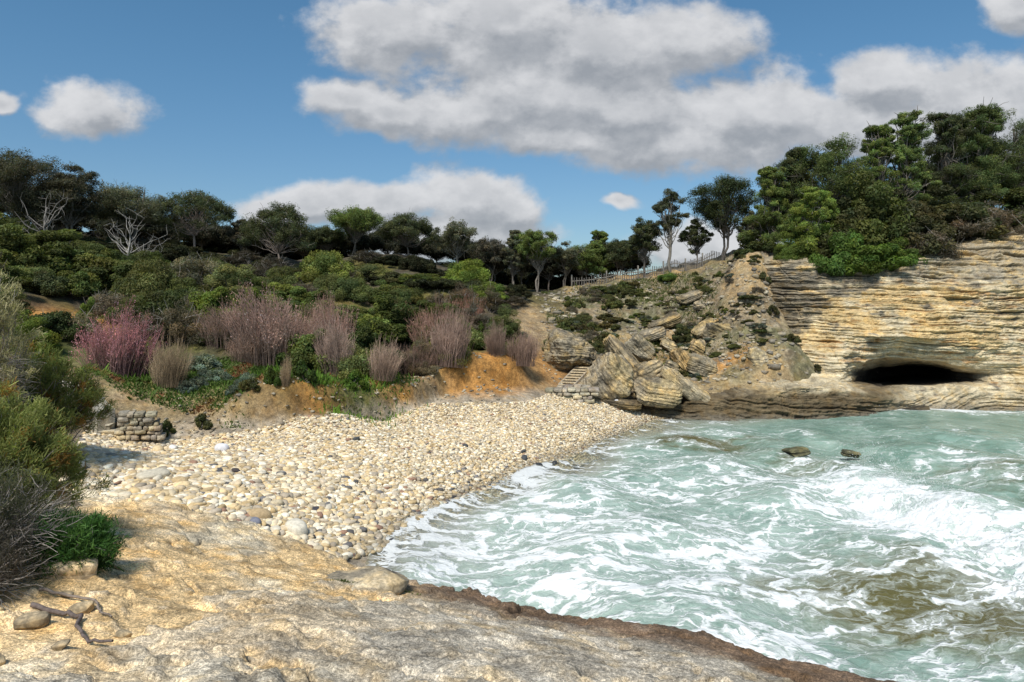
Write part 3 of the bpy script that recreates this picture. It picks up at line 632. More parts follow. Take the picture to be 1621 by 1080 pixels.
# ------------------------------------------------------------------ layered boulders
def cube_sphere(n):
    L = np.linspace(-1, 1, n); a, b = np.meshgrid(L, L); o = np.ones_like(a); Vs, Fs = [], []; k = 0
    for ax in range(3):
        for sg in (-1, 1):
            p = [None] * 3; p[ax] = o * sg; p[(ax + 1) % 3] = a if sg > 0 else b; p[(ax + 2) % 3] = b if sg > 0 else a
            Vs.append(np.stack(p, -1).reshape(-1, 3)); Fs.append(grid_faces(n, n) + k); k += n * n
    return np.concatenate(Vs), np.concatenate(Fs)
CSV, CSF = cube_sphere(46)
M_boul = rock_mat('layered_limestone', .8, bump=.8, grain=8, coord='Object', contrast=.9, crack=.3, fine=6.0, useobj=True, speck=.3)
M_rub = rock_mat('rubble_stone', .0, bump=.6, grain=9, coord='Object', contrast=.9, crack=0, useobj=True)
def boulder(name, label, loc, size, tilt=(0, 0, 0), seed=0, p=4.0, cuts=6, color=(1, 1, 1), layer=.16, amp=1.0, mat=None, taper=0, cat='boulder', group=None, ora=.4, parent=None):
    rr = np.random.RandomState(seed + 100)
    V = CSV / (np.abs(CSV) ** p).sum(1, keepdims=True) ** (1 / p)
    for i in range(cuts):
        d = rr.normal(size=3); d /= np.linalg.norm(d); k = rr.uniform(.72, .98)
        t = V @ d; V = V - np.maximum(t - k, 0)[:, None] * d * .92
    if taper: V[:, :2] *= (1 - taper * (V[:, 2:] * .5 + .5))
    S = np.array(size) / 2.; W = V * S
    x, y, z = W.T; nrm = V / (np.linalg.norm(V, axis=1, keepdims=True))
    s0 = seed * 5.1
    h = z + .08 * size[2] * fbm(x * .7 + s0, y * .7, 0, 3, 201) + .03 * fbm(x * 2 + s0, y * 2, 0, 3, 202)
    def lay(th, sd):
        q = h / th; k = np.floor(q); f = q - k; return vn(k * 5.3 + x * .6 + s0, k * 2.1 + y * .6, 0, sd) - .5, sstep(0, .22, f) * sstep(1, .82, f)
    r1, p1 = lay(layer, 211); r2, p2 = lay(layer * .42, 212)
    side = 1 - np.abs(nrm[:, 2]) ** 3
    d = amp * side * sstep(-.4, .4, fbm(x + s0, y, z, 3, 208)) * (r1 * .13 + (p1 - 1) * .055 + r2 * .05 + (p2 - 1) * .02) + .24 * min(size) * fbm(x * 1.0 + s0, y * 1.0, z * 1.0, 5, 203, .6) + .03 * fbm(x * 5 + s0, y * 5, z * 5, 3, 204)
    W = W + nrm * d[:, None]
    n1 = fbm(x * 1.2 + s0, y * 1.2, z * 1.2, 4, 205); n2 = fbm(x * .8 + s0, y * .8, h * 9, 3, 206)
    w = lambda a: a[:, None]
    c = np.array([.46, .395, .285]) + 0 * W
    t = sstep(-.05, .4, n1 + ora - .3); c = c * (1 - w(t)) + w(t) * np.array([.56, .44, .24])
    t = sstep(.1, .45, n2 + .2 * n1); c = c * (1 - .75 * w(t)) + .75 * w(t) * np.array([.15, .14, .12])
    c = c * (1 - .45 * w((1 - p1) * side)) * (1 + .12 * w(n2))
    me = mesh_np(name, W, CSF, col=np.clip(c, .01, 1))
    o = link(name, me, mat or M_boul, parent); o.location = loc; o.rotation_euler = tuple(math.radians(a) for a in tilt); o.color = (*color, 1)
    if label: tag(o, label, cat, group)
    return o
def bpx(name, label, px, py, Y, w, h, depth=None, **k):
    wd, ht = w / F * Y, h / F * Y
    return boulder(name, label, (wx(px, Y), Y, wz(py, Y)), (wd, depth or (wd + ht) * .45, ht), **k)
bpx('boulder', 'biggest tilted layered boulder right of the wooden steps', 962, 600, 31.6, 66, 86, 2.2, tilt=(12, 52, -8), seed=1, p=3.2, cuts=7, layer=.17, amp=1.15)
bpx('boulder', 'low wedge of layered rock on the shelf under the long leaning slab', 1037, 622, 31.0, 74, 40, 1.7, tilt=(10, 8, 4), seed=2, p=2.8, cuts=5, layer=.13)
bpx('boulder', 'long pale slab leaning down to the right over the wedge shaped rock', 1087, 613, 31.8, 92, 25, 1.5, tilt=(14, 36, 5), seed=3, p=4.5, cuts=4, layer=.12, amp=.7, color=(1.1, 1.08, 1.02))
bpx('boulder', 'tall narrow tan slab leaning behind the biggest boulder', 985, 565, 33.4, 80, 27, 1.4, tilt=(8, 50, -5), seed=4, p=4.5, cuts=4, layer=.14, color=(1.12, 1.06, .95))
bpx('boulder', 'squarish tan block wedged above the low layered wedge', 1024, 590, 32.6, 46, 40, 1.4, tilt=(6, -22, 14), seed=5, p=3.5, cuts=8, layer=.2, color=(1.05, 1, .9))
bpx('rock_outcrop', 'dark finely layered outcrop above the wooden steps', 902, 556, 33.4, 70, 70, 2.6, tilt=(-6, 6, 8), seed=6, p=3.2, cuts=5, layer=.13, color=(.8, .8, .8), amp=1.4, cat='rock outcrop')
bpx('boulder', 'grey weathered block behind the tall tan slab', 1012, 553, 35.2, 42, 34, 1.3, tilt=(5, 45, 0), seed=7, color=(.85, .87, .88), layer=.15)
bpx('boulder', 'brown rounded boulder with curved layers left of the grey lump on the slope', 1079, 570, 35.8, 42, 26, 1.2, tilt=(5, 55, 6), seed=8, color=(.95, .85, .72), layer=.14)
bpx('boulder', 'grey crumbly lump above the orange sand hollow', 1110, 580, 35.4, 44, 34, 1.4, tilt=(0, 18, 0), seed=9, color=(.85, .86, .86), layer=.12)
bpx('boulder', 'tan pointed block high on the slope beside the orange gully', 1103, 551, 37.3, 24, 36, 1.0, tilt=(0, 30, 0), seed=10, color=(1.1, 1.03, .9), taper=.3)
bpx('rock_outcrop', 'broad layered outcrop dipping right in the middle of the slope', 1152, 531, 38.6, 74, 40, 2.2, tilt=(8, 22, -6), seed=11, color=(.78, .78, .76), layer=.15, amp=1.3, cat='rock outcrop')
bpx('rock_outcrop', 'pale tan slab rising to the right at the head of the layered outcrop', 1118, 521, 39.0, 44, 20, 1.4, tilt=(8, -32, 0), seed=12, color=(1.12, 1.06, .92), layer=.12, cat='rock outcrop')
bpx('boulder', 'upright grey pointed rock left of the sea cave cliff', 1198, 573, 35.0, 34, 42, 1.1, tilt=(0, -8, 12), seed=13, color=(1.0, 1.02, 1.04), taper=.3, layer=.3, amp=.6)
bpx('rock_outcrop', 'small dark layered ledge high on the green slope', 1052, 511, 40.5, 52, 20, 1.4, tilt=(8, -26, 0), seed=14, color=(.66, .64, .6), layer=.11, amp=1.3, cat='rock outcrop')
bpx('boulder', 'small grey boulder beside the top of the leaning slab', 1062, 583, 33.6, 24, 22, .8, tilt=(0, 20, 0), seed=15, color=(.8, .78, .72))
bpx('boulder', 'flat brown stone lying at the left end of the rock shelf', 985, 640, 30.6, 60, 13, 1.2, tilt=(3, 5, 0), seed=16, color=(.6, .56, .5), layer=.09)
bpx('rock', 'dark rock standing in the white foam below the cave', 1447, 652, 32.4, 46, 16, .8, tilt=(0, -12, 0), seed=17, color=(.2, .2, .2), cat='rock')
bpx('rock', 'left of the two dark wave washed rocks in the bay', 1260, 714, 23.5, 44, 14, .9, tilt=(0, -10, 0), seed=18, color=(.32, .36, .28), taper=.3, cat='rock')
bpx('rock', 'right of the two wave washed rocks in the bay, with spray over it', 1345, 718, 23.4, 34, 10, .7, tilt=(0, 6, 0), seed=19, color=(.36, .40, .33), taper=.3, cat='rock')
z_ = slz(-2.4, 10.3)
boulder('rock', 'rounded grey knob of rock lying on the near ledge with moss along its lower side', (-2.35, 10.15, z_ + .04), (1.7, 1.2, .42), tilt=(-6, -6, 18), seed=20, color=(1.0, 1.0, 1.0), layer=.5, amp=.2, cuts=3, p=2.4, ora=-.3, mat=M_rub, cat='rock')
boulder('rock', 'pale block under the bushes at the left end of the near ledge', (-5.05, 7.75, slz(-5.05, 7.75) + .06), (.6, .4, .28), tilt=(5, 8, 30), seed=21, color=(1.5, 1.42, 1.35), layer=.5, amp=.2, cuts=7, ora=-.4, mat=M_rub, cat='rock')
for i, (x_, y_, s_) in enumerate([(-4.5, 6.4, .28), (-3.9, 5.9, .16), (-4.9, 6.0, .2), (-5.4, 6.9, .22), (-4.35, 6.9, .2), (-3.6, 6.3, .12), (-4.2, 5.5, .2), (-5.0, 6.6, .13), (-4.7, 7.2, .14)]):
    boulder('rock', 'small pale broken stone on the earth under the near left bushes', (x_, y_, slz(x_, y_) + s_ * .15), (s_ * .95, s_ * .75, s_ * .45), tilt=(rnd.uniform(-15, 15), rnd.uniform(-15, 15), rnd.uniform(0, 90)), seed=30 + i, color=(1.35, 1.25, 1.1), layer=.5, amp=.1, cuts=8, ora=-.2, mat=M_rub, cat='rock', group='broken stones under the near left bushes')
# moss tufts are added with the plants

for i, (px, py, Y, w_, h_, tl) in enumerate([(1128, 478, 41.5, 60, 15, -14), (1092, 470, 42.5, 40, 12, -20), (1168, 455, 41.5, 60, 13, -8), (1150, 500, 40, 50, 14, 10), (1030, 530, 38.2, 46, 16, -18), (1175, 500, 39, 40, 14, -10), (1060, 548, 37.3, 30, 16, 20), (1168, 590, 35.2, 40, 15, 12)]):
    bpx('rock_outcrop', 'small weathered limestone ledge sticking out of the debris slope', px, py, Y, w_, h_, 1.2, tilt=(8, tl, rnd.uniform(-10, 10)), seed=60 + i, color=tuple([rnd.uniform(.7, 1.0)] * 3), layer=.11, amp=1.2, cat='rock outcrop', group='small limestone ledges on the debris slope')
# loose stones on the debris slope
rv, rf = icos(1); Vs, Fs, Cs, base = [], [], [], 0
xs = pr.uniform(1.5, 15, 5200); ys = pr.uniform(31, 47, 5200); zz = terr(xs, ys)
ok = (zz > 1.0) & (pr.rand(5200) < .12 + .6 * sstep(-.2, .4, fbm(xs * .6, ys * .6, 0, 3, 301))); xs, ys, zz = xs[ok], ys[ok], zz[ok]
x2 = pr.uniform(-12, 0, 420); y2 = np.interp(x2, [-12, -7.2, -4.5, -2.6, 1.6], [20, 21.7, 24.6, 27.2, 29.7]) + pr.normal(.0, .7, 420); z2 = terr(x2, y2)
xs, ys, zz = np.r_[xs, x2], np.r_[ys, y2], np.r_[zz, z2]
n_ = len(xs); r = np.minimum(np.exp(pr.normal(-2.65, .5, n_)), np.where(ys < 30, .06, .3))
P_ = peb_shape(np.sign(rv) * np.abs(rv) ** .7, n_, pr, r) * (1 + .25 * pr.uniform(-1, 1, (n_, len(rv), 1)))
P_ += np.stack([xs, ys, zz + r * .1], 1)[:, None]
col = np.array([(.38, .34, .26), (.28, .25, .2), (.45, .40, .3), (.2, .18, .15)])[pr.randint(0, 4, n_)]
me = mesh_np('rubble', P_.reshape(-1, 3), (rf[None] + (np.arange(n_) * len(rv))[:, None, None]).reshape(-1, 3), k=3, smooth=False, col=np.repeat(col, len(rv), axis=0))
tag(link('rubble', me, M_rub), 'loose broken stones scattered over the debris slope and earth bank', 'rubble', kind='stuff')

# ------------------------------------------------------------------ built things
def box_pts(c, s, rz=0, jit=0, rr=pr):
    c = np.array(c, float); s = np.array(s) / 2
    V = np.array([[a, b, d] for a in (-1, 1) for b in (-1, 1) for d in (-1, 1)], float) * s + rr.normal(0, jit, (8, 3)) * s
    cz, sz = math.cos(rz), math.sin(rz); V = V @ np.array([[cz, sz, 0], [-sz, cz, 0], [0, 0, 1]]); return V + c
BXF = [(0, 1, 3, 2), (4, 6, 7, 5), (0, 4, 5, 1), (2, 3, 7, 6), (0, 2, 6, 4), (1, 5, 7, 3)]
M_wood = bark_mat('weathered_wood')
M_stone = rock_mat('cut_stone', 0, bump=.6, grain=10, coord='Object', contrast=.9, crack=0)
# wooden flight of steps
A0 = np.array([wx(894, 30.9), 30.9, wz(615, 30.9)]); A1 = np.array([wx(925, 32.6), 32.6, wz(583, 32.6)])
run = A1 - A0; side = np.array([-run[1], run[0], 0]) ; side /= np.linalg.norm(side); side = -side
side = np.array([.93, -.36, 0]); hw = .36
st_ = empty('wooden_steps', A0); tag(st_, 'narrow wooden flight of steps climbing from the beach past the biggest boulder', 'steps')
ns = 8
for i in range(ns):
    c = run * (i + .5) / ns
    mb = MB(); V = box_pts((0, 0, 0), (hw * 2, .20, .05), math.atan2(side[1], side[0]), .03) + c + (0, 0, .09); mb.add(V, BXF, (.55, .45, .30)); o = mb.build('tread', M_wood, st_, False)
for sgn in (-1, 1):
    q = side * hw * sgn; p0, p1 = -run * .04 + q, run * 1.02 + q; u = side * .035
    V = np.array([p0 - u - (0, 0, .1), p0 - u + (0, 0, .12), p0 + u - (0, 0, .1), p0 + u + (0, 0, .12), p1 - u - (0, 0, .1), p1 - u + (0, 0, .12), p1 + u - (0, 0, .1), p1 + u + (0, 0, .12)])
    mb = MB(); mb.add(V, [(0, 2, 3, 1), (4, 5, 7, 6), (0, 1, 5, 4), (2, 6, 7, 3), (1, 3, 7, 5), (0, 4, 6, 2)], (.36, .31, .24)); mb.build('stringer', M_wood, st_, False)
mb = MB(); V = box_pts((0, 0, 0), (1, 1, 1)); 
def dry_wall(name, label, p0, p1, h0, courses, thick, colr, seed, cat='wall', bl=(.22, .5)):
    rr = np.random.RandomState(seed); p0 = np.array(p0, float); p1 = np.array(p1, float); L = np.linalg.norm((p1 - p0)[:2]); ang = math.atan2(p1[1] - p0[1], p1[0] - p0[0]); d = (p1 - p0) / L
    V, Fc, C, b = [], [], [], 0
    SV, SF = cube_sphere(5)
    SV = SV / (np.abs(SV) ** 6).sum(1, keepdims=True) ** (1 / 6)
    hh = 0; ch = h0 / courses
    for r_ in range(courses):
        x = -rr.uniform(0, .1); hc = ch * rr.uniform(.85, 1.15)
        end = L * (1 - .08 * r_ * rr.rand())
        while x < end:
            wl = rr.uniform(*bl); s = np.array([wl * .5, thick * .5, hc * .53])
            Q = SV * s * (1 + rr.normal(0, .04, (len(SV), 1))) + rr.normal(0, .012, 3)
            ca, sa = math.cos(ang), math.sin(ang)
            Q = Q @ np.array([[ca, sa, 0], [-sa, ca, 0], [0, 0, 1]])
            Q += d * (x + wl / 2) + np.array([0, 0, hh + hc / 2]) + np.array([0, rr.normal(0, .03), 0])
            V.append(Q); Fc.append(SF + b); b += len(Q); C.append(np.tile(np.array(colr) * rr.uniform(.62, 1.2) * np.array([1, rr.uniform(.95, 1.02), rr.uniform(.88, 1.02)]), (len(Q), 1))); x += wl * .97
        hh += hc * .97
    me = mesh_np(name, np.concatenate(V), np.concatenate(Fc), col=np.concatenate(C)); o = link(name, me, M_stone); o.location = p0
    return tag(o, label, cat)
z0 = tz(wx(868, 29.9), 29.9) - .25
dry_wall('stone_wall', 'low dry stone footing below the wooden steps on the beach', (wx(864, 30.2), 30.2, wz(637, 30.2)), (wx(938, 30.0), 30.0, wz(637, 30.0)), .62, 4, .8, (.40, .37, .30), 1)
dry_wall('stone_wall', 'upper course of rough stones the wooden steps stand on', (wx(884, 30.9), 30.9, wz(622, 30.9)), (wx(930, 30.7), 30.7, wz(622, 30.7)), .36, 2, .7, (.36, .33, .27), 2)
# left: ruined wall, stone stairs, kerb of the sandy path
dry_wall('stone_wall', 'square broken stone wall beside the stone steps on the left', (wx(190, 19.6), 19.6, wz(694, 19.6)), (wx(256, 20.0), 20.0, wz(694, 20.0)), .82, 6, .6, (.40, .36, .29), 3, bl=(.13, .32))
stg = empty('stone_steps', (wx(170, 19.8), 19.8, wz(690, 19.8))); tag(stg, 'flight of pale stone steps left of the broken stone wall', 'steps')
for i in range(5):
    mb = MB(); mb.add(box_pts((-.32 * i - .1, .12 * i + .1, .17 * i + .08), (.95, .75, .17), .15, .05), BXF, np.array([.42, .38, .30]) * rnd.uniform(.8, 1.1)); mb.add(box_pts((-.32 * i - .1, .12 * i + .1, .17 * i + .165), (1.0, .8, .045), .15, .03), BXF, np.array([.50, .46, .37]) * rnd.uniform(.9, 1.1)); mb.build('step', M_stone, stg, False)
kp = [(28, 592, 21.0), (60, 597, 20.8), (95, 606, 20.5), (125, 618, 20.2), (152, 632, 19.9), (166, 650, 19.7)]
mb = MB()
for (a, b) in zip(kp[:-1], kp[1:]):
    p = np.array([wx(a[0], a[2]), a[2], wz(a[1], a[2])]); q = np.array([wx(b[0], b[2]), b[2], wz(b[1], b[2])])
    ang = math.atan2(q[1] - p[1], q[0] - p[0]); L = np.linalg.norm(q - p)
    V = box_pts((0, 0, -.35), (L * .99, .5, .74), ang, .05); V[:, 2] += np.where((V - 0)[:, 0] < 0, (p - q)[2] / 2, (q - p)[2] / 2); mb.add(V + (p + q) / 2, BXF, np.array([.47, .44, .37]) * rnd.uniform(.85, 1.1))
kb = mb.build('stone_kerb', M_stone, None, False); tag(kb, 'pale curved stone kerb running down beside the sandy path to the steps', 'kerb')
# fence behind the slope
fr = empty('picket_fence', (wx(960, 47.6), 47.6, tz(wx(960, 47.6), 47.6))); tag(fr, 'grey weathered picket fence along the crest behind the slope', 'fence')
fp = [(905, 470, 48.6), (960, 463, 48.3), (1010, 455, 48.0), (1050, 446, 47.6), (1085, 437, 47.4), (1112, 428, 47.3), (1150, 418, 47.0)]
mb = MB(); o0 = np.array(fr.location[:]); prev = None; pts = []
for i in range(len(fp) - 1):
    for t in np.linspace(0, 1, 14, endpoint=False):
        a = np.array(fp[i]) * (1 - t) + np.array(fp[i + 1]) * t; x_, y_ = wx(a[0], a[2]), a[2]; pts.append((x_, y_, max(wz(a[1], y_), tz(x_, y_) - .05)))
for i, p in enumerate(pts):
    if i % 14 == 0:
        m1 = MB(); m1.add(box_pts(np.array(p) - o0 + (0, 0, .5), (.08, .08, .95), .2, .02), BXF, (.30, .28, .25)); m1.build('post', M_wood, fr, False)
    mb.add(box_pts(np.array(p) - o0 + (0, -.05, .33 + rnd.uniform(-.06, .06)), (.05, .02, .72), .2 + rnd.uniform(-.2, .2), .02), BXF, np.array([.17, .155, .14]) * rnd.uniform(.7, 1.2))
mb.build('pickets', M_wood, fr, False)
rl = [np.array(p) - o0 + (0, 0, .5) for p in pts[::7]]; V, Fq, C = tubes([(rl, [.03] * len(rl), (.3, .28, .25)), ([q - (0, 0, .45) for q in rl], [.03] * len(rl), (.3, .28, .25))], 4)
link('rail', mesh_np('rail', V, Fq, col=C), M_wood, fr)
# white float washed up beside the boulders
me = D.meshes.new('float'); 
fv, ff = icos(3); bo = link('float_ball', mesh_np('float_ball', fv * .13, ff, k=3, col=np.tile((.85, .86, .9), (len(fv), 1))), M_stone); bo.location = (wx(976, 30.4), 30.4, wz(637, 30.4)); tag(bo, 'small white ball washed up at the foot of the biggest boulder', 'ball')
# dead branches on the ledge
def branch(name, label, pts, r0, colr=(.16, .13, .12)):
    P = []
    for (x_, y_, dz) in pts: P.append((x_, y_, slz(x_, y_) + dz))
    P = np.array(P); t = np.linspace(0, len(P) - 1, 26); Q = np.stack([np.interp(t, range(len(P)), P[:, k]) for k in range(3)], 1); Q[1:-1] += pr.normal(0, .006, (24, 3))
    V, Fq, C = tubes([(Q, np.linspace(r0, r0 * .45, 26), colr)], 7); return tag(link(name, mesh_np(name, V, Fq, col=C), M_wood), label, 'branch')
branch('dead_branch', 'longer crooked dead branch lying on the near rock ledge', [(-4.75, 6.75, .04), (-4.4, 6.7, .05), (-4.2, 6.65, .05), (-4.05, 6.35, .04), (-3.75, 6.05, .04), (-3.5, 5.98, .04)], .026)
branch('dead_branch', 'shorter thin dead branch behind the longer one on the ledge', [(-4.95, 7.15, .04), (-4.6, 7.1, .05), (-4.3, 7.05, .05), (-4.1, 6.8, .04), (-3.9, 6.65, .03)], .018, (.24, .2, .17))
# ------------------------------------------------------------------ plants
M_leaf = leaf_mat('leaf_foliage', .36); M_bark = bark_mat('bark'); M_twig = leaf_mat('dry_twigs', .1, .9, .05)
def unit(v): return v / (np.linalg.norm(v, axis=-1, keepdims=True) + 1e-9)
def leaves(cent, rad, cnt, size, rr, aspect=.45, up=.35, shell=.3, colA=(.07, .09, .03), var=.3, flat=.7, hl=.5, droop=0):
    """many small leaf quads in clumps; cent (m,3), rad (m,), cnt per clump"""
    m = len(cent); n_ = m * cnt
    ci = np.repeat(np.arange(m), cnt)
    d = unit(rr.normal(size=(n_, 3))); rr_ = (rr.rand(n_) ** (1 / 3.)) * (1 - shell) + shell * (.75 + .3 * rr.rand(n_))
    off = d * rr_[:, None] * rad[ci][:, None]; off[:, 2] *= flat
    P = cent[ci] + off
    nrm = unit(d * .7 + np.array([0, 0, up]) + rr.normal(size=(n_, 3)) * .55)
    t = unit(np.cross(nrm, rr.normal(size=(n_, 3)))); b = np.cross(nrm, t)
    s = size * np.exp(rr.normal(0, .25, n_))[:, None]
    t = t * s; b = b * s * aspect
    V = np.stack([P - t, P + b, P + t, P - b], 1).reshape(-1, 3)
    clump = rr.uniform(1 - var, 1 + var, m)[ci]; hue = rr.uniform(-.12, .12, m)[ci] + rr.uniform(-.1, .1, n_)
    k = clump * rr.uniform(.75, 1.25, n_) * (1 - hl * .5 + hl * .5 * (off[:, 2] / (rad[ci] * flat)) + hl * .15)  # shade baked into leaf colour: clump tops lighter, undersides darker
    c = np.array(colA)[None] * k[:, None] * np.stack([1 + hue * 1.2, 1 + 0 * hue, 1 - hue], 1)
    return V, np.arange(n_ * 4).reshape(-1, 4), np.repeat(np.clip(c, .002, 1), 4, axis=0)
def limb(a, b, r0, r1, rr, n_=7, wig=.08, colr=(.2, .17, .14), sag=.0):
    a, b = np.array(a, float), np.array(b, float); t = np.linspace(0, 1, n_)[:, None]; L = np.linalg.norm(b - a)
    P = a * (1 - t) + b * t; w_ = rr.normal(0, wig * L / 2.5, (n_, 3)); w_[0] = w_[-1] = 0; w_ = (w_ + np.roll(w_, 1, 0) + np.roll(w_, -1, 0)) / 2; w_[0] = w_[-1] = 0
    P = P + w_; P[:, 2] += sag * L * (t[:, 0] * (1 - t[:, 0])) * -1
    return (P, r0 * (1 - t[:, 0]) + r1 * t[:, 0], colr)

def bush_mesh(seed, lobes=26, cnt=330, size=.045, col=(.075, .09, .03), spread=1.0, flat=.7, dead=0, spiky=False, name='foliage', aspect=.45, zs=1.0):
    """unit bush: radius ~1, height ~1"""
    rr = np.random.RandomState(seed); c, r = [], []
    for i in range(lobes):
        a = rr.uniform(0, 6.283); q = rr.rand() ** .55; h = math.sqrt(max(0, 1 - q * q)) * rr.uniform(.55, .92) * (1 + .15 * rr.normal())
        x_, y_ = q * math.cos(a) * .82, q * math.sin(a) * .82
        c.append((x_, y_, max(.12, h * .8))); r.append(rr.uniform(.2, .36) * (1.1 - .3 * q))
        if rr.rand() < .5: c.append((x_ * 1.02, y_ * 1.02, max(.1, h * .35))); r.append(rr.uniform(.2, .3))
        if zs > 1.2: c.append((x_ * rr.uniform(.7, 1.15), y_ * rr.uniform(.7, 1.15), h * rr.uniform(.1, .9))); r.append(rr.uniform(.16, .3))
    if spiky:
        for i in range(10):
            a = rr.uniform(0, 6.283); q = rr.rand() * .6; c.append((q * math.cos(a), q * math.sin(a), rr.uniform(.85, 1.1))); r.append(rr.uniform(.09, .15))
    c = np.array(c); r = np.array(r); c[:, 2] *= zs
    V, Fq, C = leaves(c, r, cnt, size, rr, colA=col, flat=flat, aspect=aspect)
    k = V[:, 2] > -.05; V[:, 2] = np.maximum(V[:, 2], -.05)
    foliage = mesh_np(name, V, Fq, smooth=False, col=C); foliage.materials.append(M_leaf)
    P = [limb((rr.normal(0, .06), rr.normal(0, .06), -.1), cc * (1, 1, .98), .03, .008, rr, 6, .1, (.17, .145, .125)) for cc in c[rr.permutation(len(c))[:22]]]
    if dead:
        for i in range(dead):
            cc = c[rr.randint(len(c))]; d = unit(rr.normal(size=3) + [0, 0, .6]); P.append(limb(cc, cc + d * rr.uniform(.25, .5), .008, .003, rr, 5, .1, (.33, .30, .27)))
    V, Fq, C = tubes(P, 4); stems = mesh_np('stems', V, Fq, col=C); stems.materials.append(M_bark)
    return foliage, stems, zs
BUSH = {}
def bushkind(k, n_=3, **kw): BUSH[k] = [bush_mesh(1000 + hash_(k) + i * 13, **kw) for i in range(n_)]
def hash_(s): return sum(ord(ch) * (i + 3) for i, ch in enumerate(s)) % 500
for t_, z_ in (('', 1.0), ('_tall', 1.9)):
  bushkind('dense' + t_, 4, zs=z_, lobes=30, cnt=420, size=.038, col=(.125, .145, .048))
  bushkind('fine' + t_, 3, zs=z_, lobes=36, cnt=440, size=.030, col=(.165, .18, .075), aspect=.35)
  bushkind('dark' + t_, 3, zs=z_, lobes=28, cnt=420, size=.038, col=(.07, .076, .036))
  bushkind('greydry' + t_, 3, zs=z_, lobes=26, cnt=300, size=.036, col=(.17, .15, .115), aspect=.2, dead=60)
bushkind('silver', 2, lobes=22, cnt=170, size=.055, col=(.25, .28, .23), aspect=.4)
bushkind('small', 3, lobes=12, cnt=180, size=.085, col=(.085, .095, .04), dead=14)
def bush(kind, label, px, Y, w, h, colr=(1, 1, 1), z=None, group=None, name='bush', dz=0, rz=None, py=None, cat='bush'):
    x_ = wx(px, Y); z_ = tz(x_, Y) if z is None else z
    if py is not None: h_ = wz(py, Y) - z_          # top row of the photo gives the height
    else: h_ = h / F * Y
    W_ = w / F * Y / 2
    if h_ > 1.35 * W_ and kind + '_tall' in BUSH: kind += '_tall'
    fo, stm, zs_ = BUSH[kind][rnd.randrange(len(BUSH[kind]))]
    e = empty(name, (x_, Y, z_ + dz - .08), rnd.uniform(0, 6.28) if rz is None else rz, (W_, W_ * .9, max(h_, .2) / zs_))
    tag(e, label, cat, group)
    f_ = D.objects.new('foliage', fo); COL.objects.link(f_); f_.parent = e; f_.color = (*colr, 1)
    s_ = D.objects.new('stems', stm); COL.objects.link(s_); s_.parent = e
    return e

